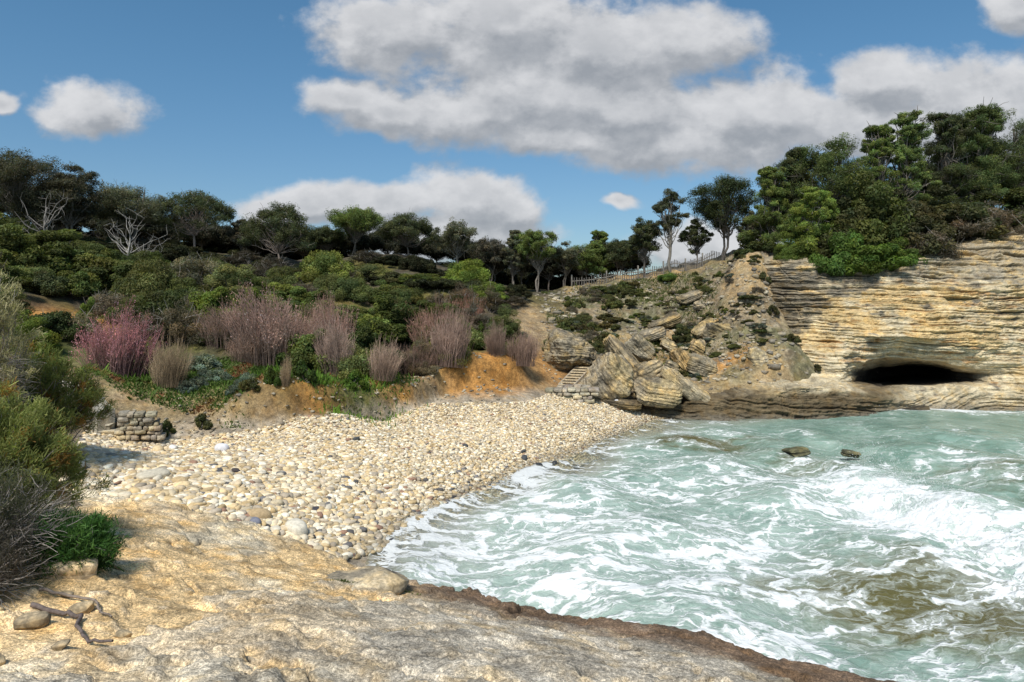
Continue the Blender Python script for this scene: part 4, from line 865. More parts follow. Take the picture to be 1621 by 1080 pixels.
# ---- trees
def ground(px, Y):
    z_ = tz(wx(px, Y), Y)
    if px > 1225:
        ks = sorted(CL); e_ = [np.interp(px, ks, [CL[k][9][j] for k in ks]) for j in (0, 1)]; b_ = [np.interp(px, ks, [CL[k][10][j] for k in ks]) for j in (0, 1)]
        t = np.clip((Y - e_[1]) / (b_[1] - e_[1]), 0, 1); z_ = max(z_, wz(e_[0], e_[1]) * (1 - t) + wz(b_[0], b_[1]) * t)
    return float(z_)
def tree(name, label, px, Y, top, w, kind='pine', colr=(.05, .06, .025), base=None, seed=1, lean=0, bark=(.2, .17, .15), dens=1.0, cat='tree', group=None, crown=.55, leaf=.062, ntrunk=1, clump=None):
    rr = np.random.RandomState(seed * 7 + 3); x_ = wx(px, Y); z_ = ground(px, Y)
    if base is not None: z_ = min(z_, wz(base, Y) + .4) if False else z_
    Ht = wz(top, Y) - z_; Rw = w / F * Y / 2
    e = empty(name, (x_, Y, z_ - .1)); tag(e, label, cat, group)
    cents, rads, P = [], [], []
    tops = []
    for k in range(ntrunk):
        lx = lean * Ht + (rr.uniform(-.4, .4) * Rw if ntrunk > 1 else rr.uniform(-.1, .1)); ly = rr.uniform(-.1, .1) * Ht
        tp_ = np.array([lx, ly, Ht * rr.uniform(.78, .9)]); tr_ = limb((rr.uniform(-.1, .1) * (ntrunk > 1), 0, -.3), tp_, .022 * Ht * (1 if ntrunk == 1 else .7), .008 * Ht, rr, 12, .05, bark); P.append(tr_); tops.append(tr_[0])
    m = 0
    if kind == 'umbrella':
        for i in range(70):
            a = rr.uniform(0, 6.283); q = rr.rand() ** .5; hh = Ht * (1 - .36 * q ** 2.2) - rr.uniform(.05, .16) * Ht * (1 if rr.rand() < .75 else 2.4)
            cents.append((lean * Ht + q * math.cos(a) * Rw * .92, q * math.sin(a) * Rw * .92, hh)); rads.append(rr.uniform(.13, .22) * Rw * 1.15)
    elif kind == 'round':
        for i in range(70):
            d = unit(rr.normal(size=3)); q = rr.uniform(.45, .95); c0 = Ht * (1 - crown / 2); cents.append((lean * Ht + d[0] * q * Rw, d[1] * q * Rw, c0 + d[2] * q * Ht * crown * .46)); rads.append(rr.uniform(.15, .27) * Rw * 1.1)
    elif kind == 'ragged':
        for i in range(115):
            t = rr.rand() ** .8; hh = Ht * (1 - crown) + Ht * crown * t; rw = Rw * (1 - .62 * t ** 1.5) * (.6 + .65 * rr.rand()); a = rr.uniform(0, 6.283); q = rr.uniform(.3, 1); cents.append((lean * Ht * t + q * math.cos(a) * rw, q * math.sin(a) * rw, min(hh, Ht * .97))); rads.append(rr.uniform(.16, .27) * Rw * (1 - .35 * t))
    elif kind == 'open':
        for i in range(42):
            d = unit(rr.normal(size=3)); q = rr.uniform(.35, 1.0); c0 = Ht * (1 - crown / 2); cents.append((lean * Ht + d[0] * q * Rw, d[1] * q * Rw, c0 + d[2] * q * Ht * crown * .5)); rads.append(rr.uniform(.13, .22) * Rw * 1.1)
    cents = np.array(cents); rads = np.array(rads) * (clump or 1)
    if kind == 'dead': cents = np.array([(rr.uniform(-1, 1) * Rw, rr.uniform(-.6, .6) * Rw, Ht * rr.uniform(.45, 1)) for _ in range(12)]); 
    for i, c in enumerate(cents):
        tp_ = tops[i % len(tops)]; f_ = np.clip((c[2] / Ht) * .8 - .02 - .2 * np.hypot(c[0] - lean * Ht, c[1]) / max(Rw, .1) * .5, .36, .95); ii = f_ * (len(tp_) - 1); k = int(ii); a = tp_[k] + (tp_[min(k + 1, len(tp_) - 1)] - tp_[k]) * (ii - k)
        lb = limb(a, c, .0065 * Ht * rr.uniform(.7, 1.1) * (1.5 if kind == 'dead' else 1), .0025 * Ht, rr, 7, .13, bark); P.append(lb)
        for j in range(4 if kind == 'dead' else 2):
            q0 = lb[0][rr.randint(3, 7)]; P.append(limb(q0, q0 + unit(rr.normal(size=3) + [0, 0, .5]) * Rw * rr.uniform(.2, .42), .0035 * Ht, .0012 * Ht, rr, 5, .12, bark))
    V, Fq, C = tubes(P, 5); link('trunk', mesh_np('trunk', V, Fq, col=C), M_bark, e)
    if kind != 'dead':
        cnt = int(480 * dens)
        # tufts inside each clump keep gaps between them
        sub = 6; ci = np.repeat(np.arange(len(cents)), sub); off = unit(rr.normal(size=(len(ci), 3))) * rads[ci][:, None] * rr.uniform(.3, 1.15, (len(ci), 1)); off[:, 2] *= .6
        c2 = cents[ci] + off; r2 = rads[ci] * rr.uniform(.5, .95, len(ci))
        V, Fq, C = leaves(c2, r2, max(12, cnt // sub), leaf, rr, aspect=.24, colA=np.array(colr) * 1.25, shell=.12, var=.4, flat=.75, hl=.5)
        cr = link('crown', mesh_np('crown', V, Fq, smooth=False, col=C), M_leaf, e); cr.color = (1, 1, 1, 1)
    return e
DG = (.085, .098, .045); GG = (.14, .14, .085); YG = (.19, .24, .055); MG = (.15, .19, .055); BR = (.11, .10, .075); PALE = (.36, .34, .31); GB = (.17, .15, .13)
tr = [
 ('oak_tree', 'broad dark tree at the far left end of the skyline', 25, 38, 224, 150, 'round', (.085, .082, .05), 0, GB, 1.3, .8),
 ('oak_tree', 'second dark tree from the left on the skyline, lower than its neighbour', 112, 39, 252, 92, 'round', (.09, .086, .055), 0, GB, 1.2, .75),
 ('oak_tree', 'grey green bushy tree behind the bare white one', 205, 43, 288, 120, 'round', GG, 0, GB, 1.2, .75),
 ('umbrella_pine', 'umbrella shaped pine with curved top right of the bare white tree', 308, 45, 296, 118, 'umbrella', DG, 0, (.30, .25, .22), 1.1, .4),
 ('thin_tree', 'thin grey tree between the two umbrella shaped pines', 383, 46, 345, 52, 'open', BR, 0, GB, .9, .6),
 ('umbrella_pine', 'umbrella shaped pine with a flat dark crown and long bare trunk', 442, 45, 320, 112, 'umbrella', DG, 0, (.30, .25, .22), 1.1, .4),
 ('pine_tree', 'low dark pine between the flat crowned pine and the leaning one', 515, 49, 358, 60, 'round', DG, 0, GB, 1, .6),
 ('pine_tree', 'dark pine leaning right over the pale green bush', 560, 48, 322, 90, 'round', MG, .04, GB, 1, .62),
 ('pine_tree', 'dark wide pine with sky showing through below its crown', 645, 48, 338, 92, 'umbrella', DG, 0, GB, 1, .45),
 ('thin_tree', 'greyish sparse tree right of the wide dark pine', 722, 48, 348, 80, 'open', GG, 0, (.22, .2, .17), 1, .6),
 ('thin_tree', 'low sparse tree at the middle dip of the tree line', 775, 50, 370, 76, 'open', BR, 0, GB, 1, .7),
 ('pine_tree', 'narrow pine with light trunk left of the twin crowned one', 815, 48, 362, 40, 'ragged', GG, 0, GB, 1, .6),
 ('pine_tree', 'green topped pine with pale trunk above the earth path', 850, 47.5, 358, 66, 'round', MG, 0, (.24, .21, .18), 1, .5),
 ('thin_tree', 'small grey green tree right of the green topped pine', 895, 49, 380, 64, 'open', GG, 0, GB, 1, .6),
 ('thin_tree', 'low tree behind the left end of the picket fence', 925, 50, 385, 70, 'round', MG, 0, GB, 1, .7),
 ('pine_tree', 'small pointed pine behind the picket fence', 948, 50, 364, 50, 'ragged', MG, 0, GB, 1, .8),
 ('pine_tree', 'small dark pine between the pointed pine and the round headed one', 980, 50, 376, 66, 'round', DG, 0, GB, 1, .75),
 ('pine_tree', 'round headed pine left of the tall slender grey one', 1020, 48, 343, 54, 'round', DG, 0, GB, 1, .6),
 ('pine_tree', 'tall slender grey green pine with a pale trunk on the crest', 1062, 47.5, 291, 62, 'open', (.085, .09, .05), -.02, (.24, .22, .19), 1.2, .62),
 ('pine_tree', 'thin small pine between the slender pine and the dark spreading pine', 1103, 47.8, 340, 48, 'open', DG, 0, GB, 1, .75),
 ('pine_tree', 'dark spreading pine with layered crown standing alone on the crest', 1143, 47, 277, 108, 'round', (.055, .07, .028), 0, (.18, .16, .14), 1.3, .62),
 ('thin_tree', 'small leaning tree beside the dark spreading pine', 1183, 46, 335, 52, 'open', GG, .05, GB, 1, .7),
 ('pine_tree', 'dark shrubby pine at the left edge of the cliff top grove', 1222, 44, 262, 88, 'ragged', MG, 0, GB, 1.4, .85),
 ('pine_tree', 'pine with a broad dark crown left of centre in the cliff top grove', 1312, 44, 210, 120, 'round', (.11, .14, .048), 0, GB, 1.5, .75),
 ('pine_tree', 'slim pine behind the left side of the cliff top grove', 1262, 45, 235, 96, 'ragged', DG, 0, GB, 1.3, .85),
 ('pine_tree', 'bright yellow green young pine on the cliff edge', 1290, 40.2, 296, 92, 'ragged', YG, 0, (.35, .32, .28), 1.6, .92),
 ('pine_tree', 'narrow light green pine left of the tallest one on the cliff top', 1388, 44, 196, 84, 'ragged', MG, 0, GB, 1.3, .85),
 ('pine_tree', 'tallest narrow light green pine in the cliff top grove', 1436, 44, 173, 84, 'ragged', (.16, .21, .07), 0, GB, 1.3, .9),
 ('pine_tree', 'dark pine with a pointed top right of the tallest narrow one', 1500, 44.5, 177, 110, 'ragged', DG, 0, GB, 1.5, .85),
 ('pine_tree', 'full dark pine second from the right edge of the grove', 1553, 44.5, 170, 130, 'ragged', (.11, .14, .05), 0, GB, 1.6, .85),
 ('pine_tree', 'full dark pine at the right edge of the cliff top grove', 1614, 45, 182, 130, 'round', (.10, .12, .05), 0, GB, 1.6, .85),
 ('pine_tree', 'pine beyond the right edge of the grove', 1700, 45, 170, 130, 'round', DG, 0, GB, 1.2, .85),
]
for i, (nm, lab, px, Y, top, w__, kd, cl, ln, bk, dn, cw) in enumerate(tr):
    tree(nm, lab, px, Y, top, w__, kd, cl, seed=i + 1, lean=ln, bark=bk, dens=dn, crown=cw, ntrunk=1 if kd in ('umbrella',) or 'tall' in lab else 2)
tree('dead_tree', 'bare whitish tree with twisted limbs on the left skyline', 206, 37.5, 338, 110, 'dead', seed=50, bark=PALE)
tree('dead_tree', 'bare pale branches of a dead tree in front of the far left tree', 68, 35.5, 305, 90, 'dead', seed=51, bark=(.26, .24, .22))
tree('dead_tree', 'small bare leaning tree right of the larger bare white one', 232, 38.5, 372, 60, 'dead', seed=52, bark=PALE)
UG = []
# dark wood behind the first row of trees
for i, px in enumerate(list(range(-20, 1010, 42)) + [1215, 1260, 1330, 1400, 1470, 1540, 1610, 1680]):
    top_ = np.interp(px, [0, 100, 250, 340, 500, 700, 800, 1000, 1215, 1350, 1700], [275, 310, 345, 350, 362, 378, 392, 402, 330, 270, 225]) + rnd.uniform(-8, 10)
    tree('background_tree', 'dark tree of the wood standing behind the front row of trees', px + rnd.uniform(-8, 8), 52 + rnd.uniform(-1, 3), top_, 74, 'round', tuple(np.array((.055, .055, .036)) * rnd.uniform(.8, 1.3)), seed=100 + i, dens=.75, crown=.62, group='trees of the dark wood behind the front row', leaf=.09)

for i, px in enumerate(range(-60, 1010, 34)):
    Y = 54.5 + rnd.uniform(-1.5, 2.5); py = np.interp(px, [-60, 100, 250, 400, 600, 800, 1000], [330, 345, 372, 382, 400, 415, 428]) + rnd.uniform(-10, 8)
    if 600 < px < 640: py += 14
    UG.append((px + rnd.uniform(-8, 8), Y, py))
# ---- shrubs that can be told apart
for a in [
 ('dense', 'dark green rounded bush on the far left slope under the skyline trees', 70, 33, 150, 0, (.85, .9, .8), 335), ('dense', 'green bush below the far left skyline tree', 10, 31, 120, 0, (1.1, 1.1, .9), 325),
 ('dense', 'dark bush above the orange earth scar', 120, 33.5, 110, 0, (.75, .8, .7), 372), ('dense', 'wide dull green bush under the bare white tree', 165, 33, 110, 0, (1, .95, .8), 378),
 ('fine', 'olive green bush right of the one under the bare tree', 235, 33, 110, 0, (.95, .95, .8), 402), ('greydry', 'greyish bush at the foot of the first umbrella shaped pine', 312, 36, 120, 0, (1.3, 1.35, 1.1), 395),
 ('fine', 'pale grey green bush below the first umbrella shaped pine', 360, 34, 110, 0, (1.35, 1.3, 1.2), 400), ('fine', 'light green rounded bush below the dark leaning pine', 520, 40, 110, 0, (1.35, 1.45, .9), 388),
 ('fine', 'pale dusty bush right of the light green rounded one', 590, 41, 90, 0, (1.3, 1.25, 1.15), 412), ('dense', 'mid green low bush in front of the wide dark pine', 660, 40, 90, 0, (1.1, 1.1, .8), 426),
 ('fine', 'bright green bush on the brow right of centre', 738, 42, 100, 0, (1.25, 1.5, .7), 404), ('fine', 'grass green bush at the right end of the thicket', 770, 40, 76, 0, (1.2, 1.45, .7), 440),
 ('dense', 'very dark bush with glossy leaves in the middle of the thicket', 620, 31, 120, 0, (.62, .72, .6), 455), ('dense', 'dark green bush right of the glossy one behind the dry brushwood', 690, 32, 110, 0, (.8, .85, .65), 450),
 ('dense', 'deep green bush between the two tall pink brush shrubs', 560, 29, 90, 0, (.6, .72, .6), 468), ('dense', 'yellowish green low bush left of the tall pink brush shrub', 330, 30.5, 110, 0, (1.3, 1.4, .8), 452),
 ('dense', 'bright green patch of bush above the middle earth scar', 395, 31, 80, 0, (1.2, 1.4, .7), 446), ('dark', 'dark bush behind the pink flowering brush', 255, 28.5, 110, 0, (1.1, 1.2, .9), 450),
 ('dense', 'small round green bush on the orange earth scar', 138, 27.2, 36, 0, (1.3, 1.5, .8), 450), ('dark', 'dark shadowy bush left of the pink flowering brush', 85, 25.5, 110, 0, (1, 1.2, .9), 484),
 ('fine', 'yellow green bush at the left edge above the path', 45, 23.5, 90, 0, (1.2, 1.35, .6), 470), ('greydry', 'brown dry bush below the bright brow bush', 730, 37, 80, 0, (1.25, 1.0, .85), 446),
 ('small', 'single bright green bush beside the earth path', 765, 33.5, 34, 0, (1.2, 1.7, .8), 500), ('fine', 'green bush beside the picket fence on the crest', 1057, 46.4, 40, 0, (1.0, 1.4, .8), 427),
 ('dark', 'dark small bush in the corner between slope and cliff', 1190, 38.4, 46, 0, (1.4, 1.4, 1.2), 462), ('dark', 'dark bush beside the small layered ledge on the slope', 1078, 39, 34, 0, (1.4, 1.4, 1.1), 502),
 ('dark', 'low dark bush left of the cliff foot', 1205, 36.5, 44, 0, (1.4, 1.6, 1.1), 530),
 ]:
    kd, lab, px, Y, w__, h__, cl, py = a
    bush(kd, lab, px, Y, w__, h__, cl, py=py)
# cliff top shrubs spilling over the edge
for a in [
 ('dense', 'large dark bush in the middle of the cliff top thicket', 1375, 40.5, 150, (.75, .8, .7), 255, 7.6), ('dark', 'dark brownish bush below the tallest pine on the cliff', 1440, 40.5, 140, (1.3, 1.15, 1.1), 285, 8.0),
 ('dense', 'deep green bush hanging over the cliff edge', 1385, 38.8, 150, (.95, 1.25, .7), 372, 7.0), ('dense', 'dark green bush on the cliff edge right of the yellow green pine', 1330, 38.9, 110, (.8, 1.1, .65), 360, 7.0),
 ('fine', 'mid green bush hanging left at the cliff edge', 1262, 40.5, 80, (.9, 1.1, .6), 352, 7.8), ('dark', 'dark bush between yellow green pine and thicket', 1330, 40.4, 120, (1.2, 1.25, 1), 300, 7.8),
 ('greydry', 'brown grey dry bush right of the hanging bushes', 1462, 39.6, 110, (.95, .85, .8), 340, 7.6), ('greydry', 'grey dry brush at the right end of the cliff top', 1560, 41.5, 150, (1.1, 1, .95), 318, 8.6),
 ('greydry', 'dry twiggy brush at the right frame edge on the cliff', 1625, 42, 120, (1.05, .98, .95), 312, 9.0), ('dark', 'dark low bush behind the dry brush on the cliff', 1510, 42, 150, (1.3, 1.2, 1), 285, 8.8),
 ('dense', 'dark bush under the pines at the far right', 1600, 43, 150, (.65, .68, .6), 262, 9.0), ('dense', 'small green bush at the tip of the hanging thicket', 1430, 38.6, 74, (.9, 1.15, .65), 380, 7.5),
 ('dark', 'low dark bush left of the grove where the slope meets it', 1200, 43.5, 90, (1.2, 1.3, .9), 358, None)]:
    kd, lab, px, Y, w__, cl, py, z_ = a
    bush(kd, lab, px, Y, w__, 0, cl, py=py, z=z_ if Y < 39.2 else ground(px, Y) - .3)
# the many lookalike bushes filling the thicket
cnt = 0
fill = [('greydry', (1.15, 1.05, .85)), ('fine', (1.15, 1.05, .75)), ('fine', (.8, .9, .75)), ('dense', (.85, .9, .75)), ('dark', (1.1, 1.15, 1)), ('fine', (.9, .95, .8)), ('dense', (1.05, 1.1, .8)), ('greydry', (.9, .85, .8)), ('dense', (.7, .75, .65))]
for Y in (25.8, 28.2, 31, 34, 37, 40.3, 43.3):
    for px in np.arange(-60, 830, 1450 / Y):
        p_ = px + rnd.uniform(-14, 14); x_ = wx(p_, Y); yy_ = Y + rnd.uniform(-.9, .9)
        z_ = tz(x_, yy_)
        if p_ > np.interp(Y, [25, 28, 31, 34, 40, 44], [520, 735, 790, 800, 800, 830]): continue
        if Y < 27 and not (p_ < 130 or 480 < p_ < 560): continue
        if 20 < p_ < 160 and 27 < Y < 29: continue
        if 260 < p_ < 390 and Y < 27: continue
        kd, cl = fill[rnd.randrange(len(fill))]; k = rnd.uniform(.8, 1.15)
        if Y > 39: kd, cl, k = rnd.choice([('dark', (1.0, .95, .85)), ('dark', (.8, .8, .75)), ('greydry', (.55, .52, .46))]) + (rnd.uniform(.7, 1.0),)
        bush(kd, 'rounded maquis bush in the crowded thicket covering the slope under the trees', p_, yy_, rnd.uniform(2.1, 3.2) * F / Y, rnd.uniform(1.0, 1.9) * (.6 if Y > 39 else 1) * F / Y, tuple(np.array(cl) * k * rnd.choice([.8, 1, 1.2, 1.5])), group='bushes of the thicket below the trees'); cnt += 1
# low thicket right of the path
for i in range(70):
    Y = rnd.uniform(33.5, 46); px = rnd.uniform(868, 985) + (Y - 34) * 2.2; x_ = wx(px, Y)
    kd, cl = rnd.choice([('small', (1.2, 1.15, 1.0)), ('small', (1.5, 1.5, 1.1)), ('greydry', (.9, .85, .75)), ('fine', (.8, .8, .75)), ('small', (1.2, .95, .8))])
    bush(kd, 'low dark scrub bush on the slope above the wooden steps', px, Y, rnd.uniform(.9, 1.7) * F / Y, rnd.uniform(.35, .7) * F / Y, cl, group='low scrub above the wooden steps', name='scrub_plant', cat='plant')
for i in range(150):
    Y = rnd.uniform(34.5, 46); px = rnd.uniform(990, 1205) + rnd.uniform(-6, 6)
    kd, cl = rnd.choice([('small', (1.6, 1.5, 1.2)), ('small', (1.7, 1.8, 1.1)), ('small', (1.3, 1.15, .95)), ('fine', (.9, .9, .7)), ('greydry', (.8, .75, .7)), ('silver', (.6, .6, .55))])
    bush(kd, 'tiny scrub plant rooted in the stony debris slope', px, Y, rnd.uniform(.4, 1.2) * F / Y, rnd.uniform(.12, .38) * F / Y, cl, group='small scrub plants on the debris slope', name='scrub_plant', cat='plant')
for i in range(26):
    px, Y = rnd.choice([(rnd.uniform(765, 835), rnd.uniform(34, 43)), (rnd.uniform(880, 1010), rnd.uniform(34, 44)), (rnd.uniform(290, 400), rnd.uniform(22.5, 25))])
    bush('silver', 'silvery grey leaved plant growing low on the slope', px, Y, rnd.uniform(.5, .9) * F / Y, rnd.uniform(.3, .5) * F / Y, (.62, .68, .62), group='silver leaved plants on the slopes', name='silver_plant', cat='plant')
bush('silver', 'largest silvery plant at the top of the steps bank', 322, 25.3, 64, 30, (1, 1.1, 1)); bush('silver', 'silvery plant right of the pink flowering brush', 345, 24.2, 46, 24, (.9, 1.05, .95))
bush('silver', 'pale silvery plant beside the cream stone at the beach head', 395, 22.5, 40, 22, (.8, .9, .75))

for px, Y, w__, h__, cl in [(px_ + rnd.uniform(-9, 4), Y_, w0_ * rnd.uniform(.5, 1.1), h0_ * .8, tuple(np.array(c_) * rnd.uniform(1, 2))) for px_, Y_, w0_, h0_, c_ in [(1226, 37.6, 30, 20, (.9, .8, .7)), (1256, 36.0, 44, 20, (.9, .85, .8)), (1292, 34.9, 30, 14, (.9, .8, .75)), (1212, 39.5, 34, 24, (.8, .75, .7))]]:
    bush('small', 'small scrub plant rooted where the slope meets the foot of the cliff', px, Y, w__, h__, cl, group='scrub plants along the cliff foot', name='scrub_plant', cat='plant')
for kd, lab, px, Y, w__, h__, cl in [('fine', 'low olive bush behind the silvery plants', 300, 28.6, 80, 34, (1.0, 1.0, .75)), ('greydry', 'low brown dry bush behind the olive brown brush', 262, 27.8, 70, 40, (1.1, .95, .8)), ('dense', 'small dark green bush left of the leaning greyish brush', 330, 27.6, 50, 36, (.8, .95, .65)), ('small', 'bright yellow green plant behind the pink flowering brush', 240, 25.6, 30, 40, (2.0, 2.2, .9))]:
    bush(kd, lab, px, Y, w__, h__, cl)
# ---- brushwood: fans of thin upright twigs
def brush_mesh(seed, n_=420, tipc=(.42, .22, .22), basec=(.16, .135, .12), midc=(.27, .22, .19), pink=.5, h=1.0, spread=.75):
    rr = np.random.RandomState(seed); P = []
    for i in range(n_):
        a = rr.uniform(0, 6.283); q = rr.rand() ** .6 * spread; L = h * rr.uniform(.45, 1.0) * (1 - .3 * q) * (.82 + .3 * math.sin(a * 2 + seed) * math.sin(a * 3.1 + 2 * seed))
        b0 = np.array([math.cos(a) * q * .72, math.sin(a) * q * .72, 0]); tip = np.array([math.cos(a) * q * .98 + rr.normal(0, .1), math.sin(a) * q * .98 + rr.normal(0, .1), L])
        t = np.linspace(0, 1, 7)[:, None]; p = b0 + (tip - b0) * np.concatenate([t ** 1.35, t ** 1.35, t ** .9], 1) + rr.normal(0, .022, (7, 3)) * t
        pk = sstep(.55, .95, t * (.75 + .5 * rr.rand())) * pink
        c = np.array(basec) * (1 - t) + np.array(midc) * t; c = c * (1 - pk) + np.array(tipc) * pk; c = c * rr.uniform(.65, 1.3)
        P.append((p, np.linspace(.0050, .0020, 7), c))
        for j in range(5):
            k = rr.randint(2, 6); d = unit(np.array([math.cos(a), math.sin(a), 0]) * .35 + rr.normal(0, .35, 3) + [0, 0, .9]); q0 = p[k]; l2 = rr.uniform(.08, .2)
            P.append((np.stack([q0, q0 + d * l2 * .5 + rr.normal(0, .006, 3), q0 + d * l2]), np.array([.003, .003, .002]), np.stack([c[k], c[min(k + 1, 6)], c[min(k + 1, 6)] * 1.1])))
    V, Fq, C = tubes(P, 3); V[:, 2] = np.maximum(V[:, 2], -.05)
    me = mesh_np('twigs', V, Fq, smooth=False, col=np.clip(C, 0, 1)); me.materials.append(M_twig)
    # flower haze
    tp_ = np.array([p[0][-1] for p in P if len(p[0]) == 7]); k = rr.permutation(len(tp_))[:int(len(tp_) * min(pink, 1))]
    fl = None
    if pink > .25:
        c = tp_[k] - [0, 0, .03]; V, Fq, C = leaves(c, np.full(len(c), .075), 16, .010, rr, aspect=.6, colA=tipc, flat=1.6, shell=.3, hl=.2)
        fl = mesh_np('blossom', V, Fq, smooth=False, col=C); fl.materials.append(M_leaf)
    return me, fl
BSH = {'pink': brush_mesh(1, 420, (.56, .30, .33), (.18, .14, .14), (.34, .26, .22), .7), 'rose': brush_mesh(2, 440, (.50, .33, .29), (.18, .155, .14), (.34, .285, .24), .5), 'grey': brush_mesh(3, 380, (.4, .34, .28), (.22, .19, .165), (.40, .345, .29), .1, spread=.6), 'tall': brush_mesh(4, 380, (.44, .29, .24), (.19, .16, .14), (.32, .26, .22), .3, spread=.85)}
BSH.update({'pink2': brush_mesh(11, 420, (.56, .30, .33), (.18, .14, .14), (.34, .26, .22), .7), 'rose2': brush_mesh(12, 440, (.50, .33, .29), (.18, .155, .14), (.34, .285, .24), .5), 'grey2': brush_mesh(13, 380, (.4, .34, .28), (.22, .19, .165), (.40, .345, .29), .1, spread=.7), 'tall2': brush_mesh(14, 380, (.44, .29, .24), (.19, .16, .14), (.32, .26, .22), .3, spread=.9)})
for kd, lab, px, base, w__, h__, Y, cl in [
 ('tall', 'low tangled dry brush at the left foot of the largest dusty pink one', 395, 572, 80, 60, 26.2, (1.1, 1.1, 1.05)), ('rose', 'dusty brush filling the gap right of the largest dusty pink one', 482, 570, 80, 100, 27.4, (1.0, 1.0, .98)), ('tall', 'sparse dark brush between the shortest pale brush and the wide grey one', 655, 600, 70, 70, 27.4, (.8, .78, .75)),
 ('pink', 'brush shrub with bright pink blossom on the left above the stone steps', 188, 605, 132, 128, 23.4, (1.05, .95, 1.0)), ('grey', 'olive brown thin brush beside the pink flowering one', 268, 606, 84, 100, 23.0, (.75, .75, .6)),
 ('rose', 'largest tall brush shrub with dusty pink tips in the middle of the thicket', 430, 575, 170, 140, 26.8, (1, 1, 1)), ('tall', 'leaning greyish brush left of the largest dusty pink one', 362, 566, 110, 84, 27.6, (.85, .85, .85)),
 ('rose', 'dusty pink tipped brush behind the two pale grey brushes', 528, 562, 92, 122, 28.2, (1.0, .95, .95)), ('grey', 'pale grey brush in front of the dusty pink tipped one', 533, 596, 96, 112, 25.6, (1.1, 1.05, 1.05)),
 ('grey', 'shortest pale grey brush at the edge of the earth bank', 605, 618, 76, 78, 25.3, (1.1, 1.05, 1.0)), ('grey', 'wide grey brush above the orange earth bank', 708, 608, 104, 114, 27.8, (1.0, .93, .93)),
 ('tall', 'thin reddish brush standing behind the wide grey one', 690, 560, 90, 92, 30.5, (.95, .85, .8)), ('grey', 'rightmost grey brown brush beside the earth path', 824, 590, 78, 72, 29.9, (.85, .78, .76)),
 ('grey', 'small grey brush left of the rightmost one', 786, 592, 50, 66, 29.4, (.95, .88, .86)), ('tall', 'small russet brush at the top of the thicket right of centre', 736, 500, 66, 56, 35.5, (1.1, .85, .75)),
 ('tall', 'faint reddish brush in the dark middle of the thicket', 638, 510, 60, 64, 32.0, (1.0, .75, .7)), ('grey', 'wispy dry stems below the left bank bushes', 452, 655, 26, 60, 22.0, (1.0, 1.0, .8))]:
    x_ = wx(px, Y); e = empty('brushwood', (x_, Y, tz(x_, Y) - .05), rnd.uniform(0, 6.28), (w__ / F * Y / 2 * 1.15, w__ / F * Y / 2 * 1.05, h__ / F * Y)); tag(e, lab, 'shrub'); e.rotation_euler = (rnd.uniform(-.14, .14), rnd.uniform(-.16, .16), rnd.uniform(0, 6.28))
    me, fl = BSH[kd] if rnd.random() < .5 else BSH[kd + '2']; t_ = D.objects.new('twigs', me); COL.objects.link(t_); t_.parent = e; t_.color = (cl[0] * 1.14, cl[1] * 1.0, cl[2] * .96, 1)
    if fl: f_ = D.objects.new('blossom', fl); COL.objects.link(f_); f_.parent = e; f_.color = (*cl, 1)

for px, Y, py in UG:
    bush('dark', 'dark shadowy undergrowth bush of the wood behind the front row of trees', px, Y, 78, 0, tuple(np.array((.75, .72, .68)) * rnd.uniform(.7, 1.2)), py=py, group='dark undergrowth of the wood')
# ---- ground cover: succulents, grass
def patch(x, y, z, rr, size, colA, tilt=.6, name='g', aspect=.25, blades=False):
    n_ = len(x); P = np.stack([x, y, z], 1); d = unit(np.stack([rr.normal(0, tilt, n_), rr.normal(0, tilt, n_), np.ones(n_)], 1)); sd_ = unit(np.cross(d, rr.normal(size=(n_, 3)))); s = (size * np.exp(rr.normal(0, .3, n_)))[:, None]
    V = np.stack([P - sd_ * s * aspect * .6, P + sd_ * s * aspect * .6, P + d * s * .6 + sd_ * s * aspect, P + d * s], 1).reshape(-1, 3)
    c = colA * rr.uniform(.6, 1.35, (n_, 1)); return V, np.repeat(np.clip(c, 0, 1), 4, 0)
rr = np.random.RandomState(77); n_ = 90000
x = rr.uniform(-14, 1.5, n_); y = rr.uniform(20.5, 31, n_); z = terr(x, y)
bk = np.interp(x, [-14, -12, -7.2, -4.5, -2.6, 1.6], [19.6, 20.2, 21.9, 24.8, 27.6, 30.2])
dn = sstep(.15, .5, np.clip(blob(x, y, 440, 24.2, 5.0, 1.8) * 1.2 + blob(x, y, 200, 22.6, 2.0, .8) + blob(x, y, 30, 24.5, 3.5, 1.4) + blob(x, y, 330, 23, 1.8, 1.2) * .6, 0, 1) + .35 * fbm(x * .8, y * .8, 0, 4, 401)) * (y > bk - .15)
k = rr.rand(n_) < dn * .9; x, y, z = x[k], y[k], z[k]
nn = fbm(x * .9, y * .9, 0, 3, 402); red = sstep(.15, .5, fbm(x * 1.4, y * 1.4, 0, 3, 403)); yl = sstep(.2, .5, fbm(x * .5 + 9, y * .5, 0, 3, 404))
cA = np.array([.085, .14, .03]) * (1 - red[:, None]) + np.array([.22, .10, .045]) * red[:, None]; cA = cA * (1 - .6 * yl[:, None]) + .6 * yl[:, None] * np.array([.17, .24, .05])
V, C = patch(x, y, z, rr, .085, cA, .7, aspect=.28)
me = mesh_np('ground_cover', V, np.arange(len(V)).reshape(-1, 4), smooth=False, col=C); tag(link('ground_cover', me, M_leaf), 'low mat of green and reddish creeping succulents on the bank above the beach', 'ground cover', kind='stuff')
